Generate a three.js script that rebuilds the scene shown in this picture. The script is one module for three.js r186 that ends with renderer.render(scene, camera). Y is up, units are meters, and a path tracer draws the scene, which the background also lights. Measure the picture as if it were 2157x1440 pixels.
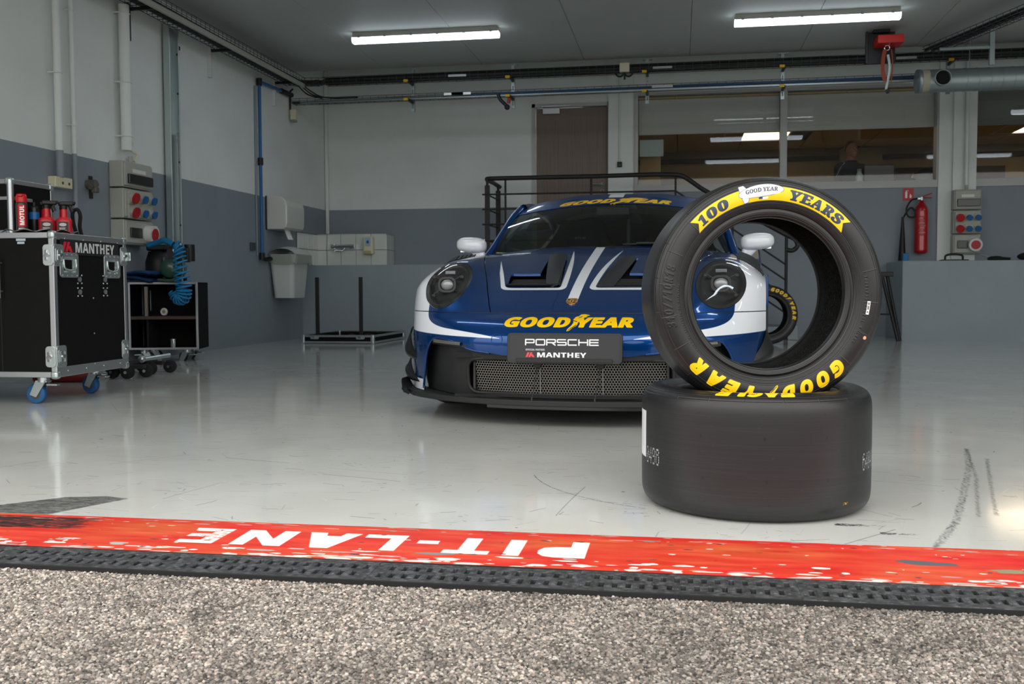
import * as THREE from 'three';
import { RoundedBoxGeometry } from 'three/addons/geometries/RoundedBoxGeometry.js';
import { mergeGeometries, mergeVertices, toCreasedNormals } from 'three/addons/utils/BufferGeometryUtils.js';
import { RectAreaLightUniformsLib } from 'three/addons/lights/RectAreaLightUniformsLib.js';
import { MarchingCubes } from 'three/addons/objects/MarchingCubes.js';
import { Brush, Evaluator, SUBTRACTION, INTERSECTION } from 'three-bvh-csg';

// ---------------------------------------------------------------- camera, sky, exposure
const scene = new THREE.Scene();
const D2R = Math.PI / 180;
const camera = new THREE.PerspectiveCamera(2 * Math.atan(720 / 2110) / D2R, 2157 / 1440, 0.05, 200);
{
  const yaw = 9.5 * D2R, pit = 3.05 * D2R, roll = -0.2 * D2R;
  const fw = new THREE.Vector3(-Math.sin(yaw) * Math.cos(pit), -Math.sin(pit), -Math.cos(yaw) * Math.cos(pit));
  const rt = new THREE.Vector3(Math.cos(yaw), 0, -Math.sin(yaw));
  const up = new THREE.Vector3().crossVectors(rt, fw);
  camera.position.set(0, 0.68, 0);
  camera.up.copy(up.multiplyScalar(Math.cos(roll)).addScaledVector(rt, -Math.sin(roll)));
  camera.lookAt(camera.position.clone().add(fw));
  camera.focus = 3.3; camera.userData.fStop = 10;
}
const renderer = new THREE.WebGLRenderer();
renderer.toneMapping = THREE.LinearToneMapping;
renderer.toneMappingExposure = 2.7;
renderer.shadowMap.enabled = true;
RectAreaLightUniformsLib.init();
{ // bright thin overcast, a little brighter overhead than at the horizon
  const w = 64, h = 64, d = new Float32Array(w * h * 4);
  for (let y = 0; y < h; y++) for (let x = 0; x < w; x++) {
    const el = ((y + 0.5) / h - 0.5) * Math.PI, l = el > 0 ? 0.76 + 0.58 * Math.sin(el) : 0.3, i = (y * w + x) * 4;
    d[i] = l * 1.01; d[i + 1] = l; d[i + 2] = l * 0.97; d[i + 3] = 1;
  }
  const t = new THREE.DataTexture(d, w, h, THREE.RGBAFormat, THREE.FloatType);
  t.mapping = THREE.EquirectangularReflectionMapping; t.magFilter = THREE.LinearFilter; t.needsUpdate = true;
  scene.background = t;
}
const LAMP = 3.8;   // radiance of the ceiling luminaires

// ---------------------------------------------------------------- helpers
let seedState = 7;
const rnd = () => { seedState = (seedState + 0x6d2b79f5) | 0; let t = Math.imul(seedState ^ (seedState >>> 15), 1 | seedState); t = (t + Math.imul(t ^ (t >>> 7), 61 | t)) ^ t; return ((t ^ (t >>> 14)) >>> 0) / 4294967296; };
const rr = (a, b) => a + (b - a) * rnd();
const lerp = (a, b, t) => a + (b - a) * t, clamp = (x, a, b) => Math.min(b, Math.max(a, x));
const smooth = (a, b, x) => { const t = clamp((x - a) / (b - a), 0, 1); return t * t * (3 - 2 * t); };
const V = (x, y, z) => new THREE.Vector3(x, y, z);
const hash2 = (x, y) => { let h = Math.imul(x, 374761393) + Math.imul(y, 668265263); h = Math.imul(h ^ (h >>> 13), 1274126177); return ((h ^ (h >>> 16)) >>> 0) / 4294967296; };
function vnoise(x, y, per) { const xi = Math.floor(x), yi = Math.floor(y), f = (t) => t * t * (3 - 2 * t), u = f(x - xi), v = f(y - yi), m = (a) => ((a % per) + per) % per; return lerp(lerp(hash2(m(xi), m(yi)), hash2(m(xi + 1), m(yi)), u), lerp(hash2(m(xi), m(yi + 1)), hash2(m(xi + 1), m(yi + 1)), u), v); }
const fbm = (x, y, per, o = 4) => { let s = 0, a = 0.5, n = 0; for (let i = 0; i < o; i++) { s += a * vnoise(x, y, per); n += a; x *= 2; y *= 2; per *= 2; a /= 2; } return s / n; };
function canvasTex(w, h, draw, srgb = true, wrap = false) {
  const c = document.createElement('canvas'); c.width = w; c.height = h;
  draw(c.getContext('2d'), w, h);
  const t = new THREE.CanvasTexture(c);
  if (srgb) t.colorSpace = THREE.SRGBColorSpace;
  t.magFilter = THREE.LinearFilter;
  if (wrap) t.wrapS = t.wrapT = THREE.RepeatWrapping;
  return t;
}
function dataTex(w, h, f, srgb = true) { // f(x,y) -> [r,g,b] 0..255
  const d = new Uint8Array(w * h * 4);
  for (let y = 0; y < h; y++) for (let x = 0; x < w; x++) { const c = f(x, y), i = (y * w + x) * 4; d[i] = c[0]; d[i + 1] = c[1]; d[i + 2] = c[2]; d[i + 3] = 255; }
  const t = new THREE.DataTexture(d, w, h); t.magFilter = THREE.LinearFilter; t.wrapS = t.wrapT = THREE.RepeatWrapping; if (srgb) t.colorSpace = THREE.SRGBColorSpace; t.needsUpdate = true;
  return t;
}
const M = (color, roughness = 0.6, metalness = 0, extra = {}) => new THREE.MeshPhysicalMaterial({ color, roughness, metalness, ...extra });
const used = {};
const numbered = (n) => { const k = used[n] = (used[n] ?? -1) + 1; return k ? n + '_' + String(k).padStart(3, '0') : n; };
function thing(name, label, category, pos = [0, 0, 0], turn = 0, group) {
  const o = new THREE.Group(); o.name = numbered(name); scene.add(o); o.position.set(...pos); o.rotation.y = turn;
  o.userData = { label, category }; if (group) o.userData.group = group;
  return o;
}
function part(parent, name, geo, mat, label) {
  if (Array.isArray(geo)) geo = merge(geo);
  const m = new THREE.Mesh(geo, mat); m.name = name; m.castShadow = m.receiveShadow = true; if (label) m.userData.label = label;
  parent.add(m); return m;
}
function one(name, label, category, geo, mat, group) {
  const m = part(scene, numbered(name), geo, mat); m.userData = { label, category }; if (group) m.userData.group = group; return m;
}
function struct(name, geo, mat, label, category) { const m = geo ? part(scene, name, geo, mat) : new THREE.Group(); m.name = name; scene.add(m); m.userData.kind = 'structure'; if (label) m.userData.label = label; m.userData.category = category || name.split('_')[0]; return m; }
function merge(list) { return list.length === 1 ? list[0] : mergeGeometries(list.map((g) => { const n = g.index ? g.toNonIndexed() : g; for (const k of Object.keys(n.attributes)) if (!['position', 'normal', 'uv'].includes(k)) n.deleteAttribute(k); if (!n.attributes.uv) n.setAttribute('uv', new THREE.BufferAttribute(new Float32Array(n.attributes.position.count * 2), 2)); return n; })); }
const box = (w, h, d, x = 0, y = 0, z = 0) => new THREE.BoxGeometry(w, h, d).translate(x, y, z);
const rbox = (w, h, d, x = 0, y = 0, z = 0, r = 0.01, s = 2) => new RoundedBoxGeometry(w, h, d, s, Math.min(r, w / 2.01, h / 2.01, d / 2.01)).translate(x, y, z);
const span = (x0, x1, y0, y1, z0, z1) => box(x1 - x0, y1 - y0, z1 - z0, (x0 + x1) / 2, (y0 + y1) / 2, (z0 + z1) / 2);
function metreUV(g, ax = 'xy', s = 1, ox = 0, oy = 0) { const p = g.attributes.position, uv = g.attributes.uv; const f = { x: 'getX', y: 'getY', z: 'getZ' }; for (let i = 0; i < p.count; i++) uv.setXY(i, (p[f[ax[0]]](i) - ox) * s, (p[f[ax[1]]](i) - oy) * s); return g; }
function rod(a, b, r, seg = 10, r2 = r) { // cylinder from a to b
  const A = Array.isArray(a) ? V(...a) : a, B = Array.isArray(b) ? V(...b) : b, d = B.clone().sub(A), g = new THREE.CylinderGeometry(r2, r, d.length(), seg);
  g.applyQuaternion(new THREE.Quaternion().setFromUnitVectors(V(0, 1, 0), d.normalize())); return g.translate((A.x + B.x) / 2, (A.y + B.y) / 2, (A.z + B.z) / 2);
}
const hose = (pts, r, n = 40, seg = 8, closed = false) => new THREE.TubeGeometry(new THREE.CatmullRomCurve3(pts.map((p) => V(...p)), closed, 'centripetal'), n, r, seg, closed);
const ball = (r, x, y, z, sx = 1, sy = 1, sz = 1, n = 16) => new THREE.SphereGeometry(r, n, Math.ceil(n * 0.7)).scale(sx, sy, sz).translate(x, y, z);
const lathe = (pts, n = 32) => new THREE.LatheGeometry(pts.map((p) => new THREE.Vector2(...p)), n);
function ext(pts, depth, bevel = 0, holes = [], seg = 12) { const s = new THREE.Shape(pts.map((p) => new THREE.Vector2(...p))); for (const h of holes) s.holes.push(new THREE.Path(h.map((p) => new THREE.Vector2(...p)))); return new THREE.ExtrudeGeometry(s, { depth, bevelEnabled: bevel > 0, bevelSize: bevel, bevelThickness: bevel, bevelSegments: 2, curveSegments: seg }); }
const rrect = (w, h, r, n = 4) => { const o = []; for (const [cx, cy, a0] of [[w / 2 - r, h / 2 - r, 0], [-w / 2 + r, h / 2 - r, 90], [-w / 2 + r, -h / 2 + r, 180], [w / 2 - r, -h / 2 + r, 270]]) for (let i = 0; i <= n; i++) { const a = (a0 + 90 * i / n) * D2R; o.push([cx + r * Math.cos(a), cy + r * Math.sin(a)]); } return o; };
function gridGeo(f, nu, nv, uvf) { // f(u,v) -> [x,y,z]
  const p = [], uv = [], ix = [];
  for (let j = 0; j <= nv; j++) for (let i = 0; i <= nu; i++) { const q = f(i / nu, j / nv); p.push(...q); uv.push(...(uvf ? uvf(q, i / nu, j / nv) : [i / nu, j / nv])); }
  for (let j = 0; j < nv; j++) for (let i = 0; i < nu; i++) { const a = j * (nu + 1) + i; ix.push(a, a + 1, a + nu + 2, a, a + nu + 2, a + nu + 1); }
  const g = new THREE.BufferGeometry(); g.setAttribute('position', new THREE.Float32BufferAttribute(p, 3)); g.setAttribute('uv', new THREE.Float32BufferAttribute(uv, 2)); g.setIndex(ix); g.computeVertexNormals(); return g;
}
function slab(f, nu, nv, th, uvf) { // closed shell: outer skin f, inner skin pushed th against the normal
  const g = gridGeo(f, nu, nv, uvf), P = g.attributes.position, N = g.attributes.normal, U = g.attributes.uv, n = P.count, p = [], nn = [], uv = [], ix = [];
  for (let k = 0; k < 2; k++) for (let i = 0; i < n; i++) { p.push(P.getX(i) - N.getX(i) * th * k, P.getY(i) - N.getY(i) * th * k, P.getZ(i) - N.getZ(i) * th * k); { const f = k ? -1 : 1; nn.push(f * N.getX(i), f * N.getY(i), f * N.getZ(i)); } uv.push(U.getX(i), U.getY(i)); }
  const src = g.index.array; for (let i = 0; i < src.length; i += 3) { ix.push(src[i], src[i + 1], src[i + 2]); ix.push(src[i] + n, src[i + 2] + n, src[i + 1] + n); }
  const W = nu + 1, q = (a, b) => ix.push(a, a + n, b + n, a, b + n, b);
  for (let i = 0; i < nu; i++) { q(i + 1 - 1, i + 1); const t = nv * W; q(t + i + 1, t + i); }
  for (let j = 0; j < nv; j++) { q((j + 1) * W, j * W); q(j * W + nu, (j + 1) * W + nu); }
  const o = new THREE.BufferGeometry(); o.setAttribute('position', new THREE.Float32BufferAttribute(p, 3)); o.setAttribute('normal', new THREE.Float32BufferAttribute(nn, 3)); o.setAttribute('uv', new THREE.Float32BufferAttribute(uv, 2)); o.setIndex(ix); return o;
}
const csgEval = new Evaluator(); csgEval.useGroups = false; csgEval.attributes = ['position', 'normal', 'uv'];
function csg(a, b, op) { const A = a.isBrush ? a : new Brush(a), B = b.isBrush ? b : new Brush(b); A.updateMatrixWorld(); B.updateMatrixWorld(); const r = csgEval.evaluate(A, B, op); return r.geometry; }
function clonePart(parent, m) { const c = m.clone(); parent.add(c); return c; }
const fatText = (c, s, x, y, size, color, { font = 'serif', sx = 1, skew = 0, fat = 0, align = 'left', weight = 'bold' } = {}) => { c.save(); c.translate(x, y); c.transform(sx, 0, -skew, 1, 0, 0); c.font = weight + ' ' + size + 'px ' + font; c.textAlign = align; c.textBaseline = 'alphabetic'; c.fillStyle = c.strokeStyle = color; c.lineJoin = 'round'; c.lineWidth = fat; c.fillText(s, 0, 0); if (fat) c.strokeText(s, 0, 0); const w = c.measureText(s).width * sx; c.restore(); return w; };
function wingfoot(c, x, y, w, h, color, line) { // winged foot emblem in the box x..x+w, y..y+h
  c.save(); c.translate(x, y); c.scale(w, h); c.fillStyle = color; c.beginPath();
  [[0, 1], [0.03, 0.88], [0.2, 0.66], [0.27, 0.5], [0.22, 0.32], [0.3, 0.16], [0.44, 0.12], [0.52, 0.02], [0.7, 0], [1, 0.06], [0.8, 0.13], [0.9, 0.16], [0.68, 0.24], [0.76, 0.28], [0.58, 0.36], [0.5, 0.5], [0.47, 0.66], [0.3, 0.78], [0.12, 0.97]].forEach(([a, b], i) => (i ? c.lineTo(a, b) : c.moveTo(a, b)));
  c.closePath(); c.fill(); if (line) { c.strokeStyle = line; c.lineWidth = 0.035; c.beginPath(); c.moveTo(0.2, 0.36); c.lineTo(0.45, 0.44); c.moveTo(0.06, 0.94); c.lineTo(0.44, 0.62); c.moveTo(0.46, 0.2); c.lineTo(0.62, 0.14); c.stroke(); } c.restore();
}
function tyreBrand(c, x, y, W, cap, color, line) { // the tyre maker's word mark, W wide, capital height cap, baseline y
  const size = cap / 0.714 * 0.9, opt = { skew: 0.3, fat: size * 0.085, font: 'sans-serif' }; c.font = 'bold ' + size + 'px sans-serif';
  const g = c.measureText('GOOD').width, e = c.measureText('YEAR').width, gap = cap * 0.78, sx = (W - gap) / (g + e + size * 0.1);
  fatText(c, 'GOOD', x + cap * 0.1, y, size, color, { ...opt, sx }); fatText(c, 'YEAR', x + W - e * sx - cap * 0.28, y, size, color, { ...opt, sx });
  wingfoot(c, x + g * sx - cap * 0.02, y - cap * 1.28, cap * 2.15, cap * 1.7, color, line);
}
function teamMark(c, x, y, cap, color, red, wide = 1.28) { // red slashes and the team's name
  const s = cap; c.fillStyle = red;
  for (const o of [0, 0.62]) { c.beginPath(); c.moveTo(x + o * s, y); c.lineTo(x + (o + 0.42) * s, y - s); c.lineTo(x + (o + 0.86) * s, y - s); c.lineTo(x + (o + 0.44) * s, y); c.closePath(); c.fill(); }
  c.beginPath(); c.moveTo(x + 1.3 * s, y - s * 0.62); c.lineTo(x + 1.55 * s, y - s * 0.62); c.lineTo(x + 1.92 * s, y); c.lineTo(x + 1.46 * s, y); c.lineTo(x + 1.16 * s, y - s * 0.46); c.closePath(); c.fill();
  fatText(c, 'MANTHEY', x + 2.3 * s, y, s / 0.72, color, { font: 'sans-serif', sx: wide, fat: s * 0.03 });
}
// shared materials
const mAlu = M('#b9bcbe', 0.33, 0.9), mSteel = M('#9aa0a4', 0.38, 0.9), mGalv = M('#a6b2b4', 0.42, 0.75), mChrome = M('#d5d8da', 0.14, 1), mBlack = M('#0b0b0c', 0.5), mBlackMatt = M('#101011', 0.85), mDarkSteel = M('#2b2928', 0.5, 0.4),
  mRed = M('#b01018', 0.4), mWhitePl = M('#d8dad6', 0.35), mCreamPl = M('#d9d2b4', 0.45), mGreyPl = M('#a9aaa0', 0.5), mYellow = M('#e8b800', 0.5), mRubber = M('#161617', 0.8), mBluePl = M('#1c5f9c', 0.45), mZinc = M('#bfc9c8', 0.3, 0.85);
// ---------------------------------------------------------------- room shell
const XL = -5.22, XR = 10.2, ZB = -14.4, ZP = -13.4, ZF = -2.735, YC = 3.62, YH = 4.3, ZC = -13.1, YP = 1.015, PAINT = 1.857;
const wallBump = dataTex(256, 256, (x, y) => { const v = 255 * fbm(x / 8, y / 8, 32, 3); return [v, v, v]; }, false);
const wallCol = (r, g, b, k) => dataTex(256, 256, (x, y) => { const n = 1 + (fbm(x / 64, y / 64, 4, 4) - 0.5) * k; return [r * n, g * n, b * n]; });
const wallTex = (hex, k = 0.07) => { const c = new THREE.Color(hex), a = c.clone().convertLinearToSRGB(); const t = wallCol(a.r * 255, a.g * 255, a.b * 255, k); t.repeat.set(0.4, 0.4); const b = wallBump.clone(); b.repeat.set(1.2, 1.2); return M(0xffffff, 0.62, 0, { map: t, bumpMap: b, bumpScale: 0.0008 }); };
const mWallW = wallTex('#e2e7e3'), mWallG = wallTex('#868f97'), mPlat = wallTex('#8f999f', 0.09), mCeil = wallTex('#bbbebb', 0.05), mFacade = wallTex('#b9b6ae'), mFrame = M('#b9bab6', 0.45);
const wbox = (x0, x1, y0, y1, z0, z1, ax = 'xy') => metreUV(span(x0, x1, y0, y1, z0, z1), ax);
{ // left wall in two paints
  const w = struct('wall_left');
  part(w, 'lower_wall', wbox(XL - 0.25, XL, -0.1, PAINT, ZB - 0.2, ZF, 'zy'), mWallG, 'grey painted lower wall');
  part(w, 'upper_wall', merge([wbox(XL - 0.25, XL, PAINT, YC + 0.05, ZC, ZF, 'zy'), wbox(XL - 0.25, XL, PAINT, YH, ZB - 0.2, ZC, 'zy')]), mWallW, 'off-white painted upper wall');
}
const wr = struct('wall_right'); part(wr, 'lower_wall', wbox(XR, XR + 0.25, -0.1, PAINT, ZB - 0.2, ZF, 'zy'), mWallG); part(wr, 'upper_wall', wbox(XR, XR + 0.25, PAINT, YH, ZB - 0.2, ZF, 'zy'), mWallW);
const DL = -2.06, DR = -1.02, DT = 3.268, WT = 3.42, WB = 2.13;
{ // back wall with the door and window openings
  const w = struct('wall_back'), zb = ZB - 0.2;
  part(w, 'lower_wall', merge([wbox(XL, DL - 0.045, -0.1, PAINT, zb, ZB), wbox(DL - 0.045, DR + 0.02, -0.1, YP - 0.02, zb, ZB), wbox(DR + 0.02, XR, -0.1, 2.03, zb, ZB)]), mWallG, 'grey painted lower wall');
  part(w, 'upper_wall', merge([wbox(XL, DL - 0.045, PAINT, YH, zb, ZB), wbox(DL - 0.045, DR + 0.02, DT + 0.05, YH, zb, ZB), wbox(DR + 0.02, -0.64, 2.03, YH, zb, ZB), wbox(-0.64, XR, WT, YH, zb, ZB)]), mWallW, 'off-white painted upper wall');
  part(w, 'pillar', wbox(-1.005, -0.66, YP - 0.05, YH, ZB - 0.02, ZB + 0.07), mWallW, 'off-white pilaster beside the door');
  part(w, 'pillar', wbox(3.43, 3.62, YP - 0.05, YH, ZB - 0.2, ZB + 0.04), mWallW); part(w, 'pillar', wbox(3.6, 3.895, YP - 0.05, YH, ZB - 0.2, ZB + 0.1), mWallW, 'off-white pillar between the windows');
  part(w, 'corner_strip', rbox(0.05, 2.4, 0.05, XL + 0.03, 2.7, ZB + 0.03, 0.012), mWallW);
}
{ // ceiling of long concrete slabs
  const c = struct('ceiling'), xs = [XL - 0.2, -3.9, -2.57, -1.23, 0.11, 1.46, 2.83, 4.19, 5.55, 6.9, 8.26, XR + 0.2];
  for (let i = 0; i + 1 < xs.length; i++) part(c, 'slab', metreUV(rbox(xs[i + 1] - xs[i] - 0.002, 0.3, ZF - ZC, (xs[i] + xs[i + 1]) / 2, YC + 0.15, (ZF + ZC) / 2, 0.008, 1), 'xz'), mCeil);
  part(c, 'roof_deck', [span(XL - 0.3, XR + 0.3, YC + 0.3, YC + 0.4, ZC - 0.1, ZF + 0.1), span(XL - 0.3, XR + 0.3, YH, YH + 0.2, ZB - 0.3, ZC + 0.1), span(XL - 0.3, XR + 0.3, YC + 0.3, YH, ZC, ZC + 0.1)], mFacade);
}
{ // front of the building above and beside the garage opening
  const w = struct('wall_front');
  part(w, 'lintel', wbox(-14, 16, 3.5, 7, ZF + 0.02, ZF + 0.3), mFacade);
  part(w, 'pier', wbox(-14, XL + 0.12, -0.1, 3.5, ZF + 0.02, ZF + 0.3), mFacade); part(w, 'pier', wbox(XR - 0.1, 16, -0.1, 3.5, ZF + 0.02, ZF + 0.3), mFacade);
}
// raised platforms along the back wall
const pl1 = struct('platform_left', wbox(XL, -2.35, -0.02, YP, ZB, ZP), mPlat, 'grey painted raised plinth under the tiled sink corner', 'platform');
struct('platform_right', metreUV(rbox(XR - 2.79, YP + 0.02, ZP - ZB, (XR + 2.79) / 2, YP / 2 - 0.01, (ZP + ZB) / 2, 0.012, 2), 'xy'), mPlat, 'grey painted raised plinth at the fire extinguisher', 'platform');
struct('platform_landing', wbox(-2.35, 0.02, -0.02, YP, ZB, ZP - 0.02), mPlat, 'grey painted door landing behind the blue car', 'platform');
{ const st = struct('steps_door', null, null, 'grey concrete steps going down from the door landing', 'steps'); for (let i = 0; i < 5; i++) part(st, 'step', span(0.02 + i * 0.27, 0.29 + i * 0.27, -0.02, YP - (i + 1) * 0.169, ZB, ZP - 0.05), mPlat); }

// ---------------------------------------------------------------- floor
const floorTex = canvasTex(2048, 2048, (c, w, h) => {
  c.fillStyle = '#c9cac5'; c.fillRect(0, 0, w, h);
  const img = c.getImageData(0, 0, w, h), d = img.data;
  for (let y = 0; y < h; y++) for (let x = 0; x < w; x++) { const n = (fbm(x / 128, y / 128, 16, 3) - 0.5) * 15 + (hash2(x, y) - 0.5) * 5, i = (y * w + x) * 4; d[i] += n; d[i + 1] += n; d[i + 2] += n * 1.1; }
  c.putImageData(img, 0, 0);
  for (let i = 0; i < 1500; i++) { const x = rr(0, w), y = rr(0, h), a = rnd() < 0.6 ? rr(-0.35, 0.35) : rr(0, 6.28), l = rr(6, rnd() < 0.06 ? 240 : 46); c.strokeStyle = 'rgba(' + (rnd() < 0.8 ? '40,42,44' : '250,250,246') + ',' + rr(0.06, 0.42) + ')'; c.lineWidth = rr(0.5, 2.1); c.beginPath(); c.moveTo(x, y); c.quadraticCurveTo(x + Math.cos(a) * l / 2 + rr(-4, 4), y + Math.sin(a) * l / 2 + rr(-4, 4), x + Math.cos(a) * l, y + Math.sin(a) * l); c.stroke(); }
  for (let i = 0; i < 70; i++) { c.fillStyle = 'rgba(35,36,38,' + rr(0.1, 0.55) + ')'; c.beginPath(); c.ellipse(rr(0, w), rr(0, h), rr(1, 5), rr(1, 3), rr(0, 3), 0, 7); c.fill(); }
}, true, true);
const floorRough = dataTex(512, 512, (x, y) => { const v = 255 * clamp(0.1 + (fbm(x / 32, y / 32, 16, 4) - 0.5) * 0.07, 0.06, 0.3); return [v, v, v]; }, false);
floorTex.repeat.set(0.25, 0.25); floorRough.repeat.set(0.35, 0.35);
const mFloor = M(0xffffff, 1, 0, { map: floorTex, roughnessMap: floorRough, ior: 1.6 });
struct('floor', metreUV(span(XL - 0.2, XR + 0.2, -0.2, 0, ZB - 0.2, ZF), 'xz'), mFloor, 'glossy light grey painted garage floor');
function mark(name, x0, x1, z0, z1, w, h, draw, label) { // rubber or paint lying on the floor, with its own outline
  const tex = canvasTex(w, h, draw), al = canvasTex(w, h, (c) => { c.fillStyle = '#000'; c.fillRect(0, 0, w, h); c.drawImage(tex.image, 0, 0); const im = c.getImageData(0, 0, w, h), src = tex.image.getContext('2d').getImageData(0, 0, w, h).data; for (let i = 0; i < src.length; i += 4) { im.data[i] = im.data[i + 1] = im.data[i + 2] = src[i + 3]; im.data[i + 3] = 255; } c.putImageData(im, 0, 0); }, false);
  const flat = canvasTex(8, 8, (c) => { c.fillStyle = '#1c1d1f'; c.fillRect(0, 0, 8, 8); });
  const g = new THREE.PlaneGeometry(x1 - x0, z1 - z0).rotateX(-Math.PI / 2).translate((x0 + x1) / 2, 0.0009, (z0 + z1) / 2);
  const m = part(scene.getObjectByName('floor'), name, g, M(0xffffff, 0.75, 0, { map: flat, alphaMap: al, transparent: true }), label); m.userData.kind = 'stuff'; return m;
}
// coordinates inside a mark: metres from its corner
const inM = (c, x0, z0, s) => { c.scale(s, s); c.translate(-x0, -z0); };
mark('skid_mark', -2.7, -1.55, -3.1, -2.735, 1150, 365, (c) => {
  const P = [[-2.7, -2.735], [-2.3, -2.78], [-2.12, -2.84], [-1.99, -2.975], [-1.86, -3.01], [-1.77, -2.985], [-1.83, -2.86], [-1.89, -2.735]].map(([x, z]) => [(x + 2.7) * 1000, (z + 3.1) * 1000]);
  c.beginPath(); P.forEach(([x, y], i) => (i ? c.lineTo(x, y) : c.moveTo(x, y))); c.closePath(); c.clip(); c.fillStyle = 'rgba(0,0,0,.42)'; c.fillRect(0, 0, 1150, 365);
  for (let i = 0; i < 5000; i++) { const x = rr(0, 950), y = rr(60, 365); c.fillStyle = 'rgba(0,0,0,' + rr(0.1, 0.5) + ')'; c.fillRect(x, y, rr(6, 34), rr(1, 3)); }
  c.globalCompositeOperation = 'destination-out'; for (let i = 0; i < 2600; i++) { const x = rr(0, 960), y = rr(60, 365), k = smooth(700, 930, x); c.fillStyle = 'rgba(0,0,0,' + rr(0.2, 0.75) * (0.6 + 0.4 * k) + ')'; if (rnd() < 0.35 + 0.65 * k) c.fillRect(x, y, rr(3, 22), rr(1, 2.4)); }
}, 'dark rubber smear');
mark('skid_mark', 0.4, 1.4, -4.6, -2.735, 1000, 1865, (c) => {
  const line = (pts, w, a) => { for (let i = 0; i + 1 < pts.length; i++) for (let k = 0; k < 60; k++) { const t = k / 60, x = lerp(pts[i][0], pts[i + 1][0], t), z = lerp(pts[i][1], pts[i + 1][1], t); for (let q = 0; q < 5; q++) { c.fillStyle = 'rgba(0,0,0,' + rr(0, a) + ')'; c.fillRect((x + rr(-w, w) - 0.4) * 1000, (z + 4.6) * 1000, rr(3, 9), rr(6, 22)); } } };
  line([[1.19, -4.45], [1.08, -4.0], [0.93, -3.5], [0.79, -3.05], [0.66, -2.74]], 0.011, 0.15); line([[1.19, -4.45], [1.05, -3.8], [0.87, -3.12]], 0.006, 0.13); line([[1.2, -4.2], [1.07, -3.7], [0.93, -3.15]], 0.006, 0.12);
}, 'thin grey tyre marks');
mark('scuff_mark', 0.42, 0.82, -3.02, -2.76, 400, 260, (c) => { for (let i = 0; i < 260; i++) { const u = rnd() * rnd(), v = rnd(); const a = v < 0.6; c.fillStyle = 'rgba(0,0,0,' + rr(0.2, 0.75) + ')'; c.fillRect((a ? 20 + u * 150 : 130 + u * 100), (a ? 60 : 150) + rr(-14, 14) * (1 - u * 0.5), rr(3, 12), rr(1, 4)); } }, 'black rubber scuffs');
mark('scuff_mark', -0.62, 0.2, -3.7, -3.0, 820, 700, (c) => { c.strokeStyle = 'rgba(0,0,0,.55)'; c.lineWidth = 3; c.setLineDash([18, 5, 40, 9, 7, 4]); c.beginPath(); c.moveTo(100, 110); c.bezierCurveTo(150, 300, 260, 480, 520, 615); c.stroke(); c.lineWidth = 2; c.setLineDash([30, 22]); c.beginPath(); c.moveTo(300, 500); c.quadraticCurveTo(450, 560, 640, 590); c.stroke(); }, 'curved dark scratch');
for (const [x, z, s] of [[-1.2, -3.4, 1], [-0.25, -3.2, 1], [-0.9, -2.95, 0.8], [-1.6, -3.9, 1.2], [0.0, -2.88, 0.7], [1.0, -3.6, 1]]) mark('scuff_mark', x, x + 0.5 * s, z, z + 0.22 * s, 500, 220, (c) => { for (let i = 0; i < 16; i++) { c.strokeStyle = 'rgba(0,0,0,' + rr(0.2, 0.7) + ')'; c.lineWidth = rr(1, 3.4); const px = rr(30, 460), py = rr(20, 200), a = rr(-0.6, 0.6) + (rnd() < 0.3 ? 1 : 0); c.beginPath(); c.moveTo(px, py); c.lineTo(px + Math.cos(a) * rr(6, 40), py + Math.sin(a) * rr(6, 40)); c.stroke(); } });

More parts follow.
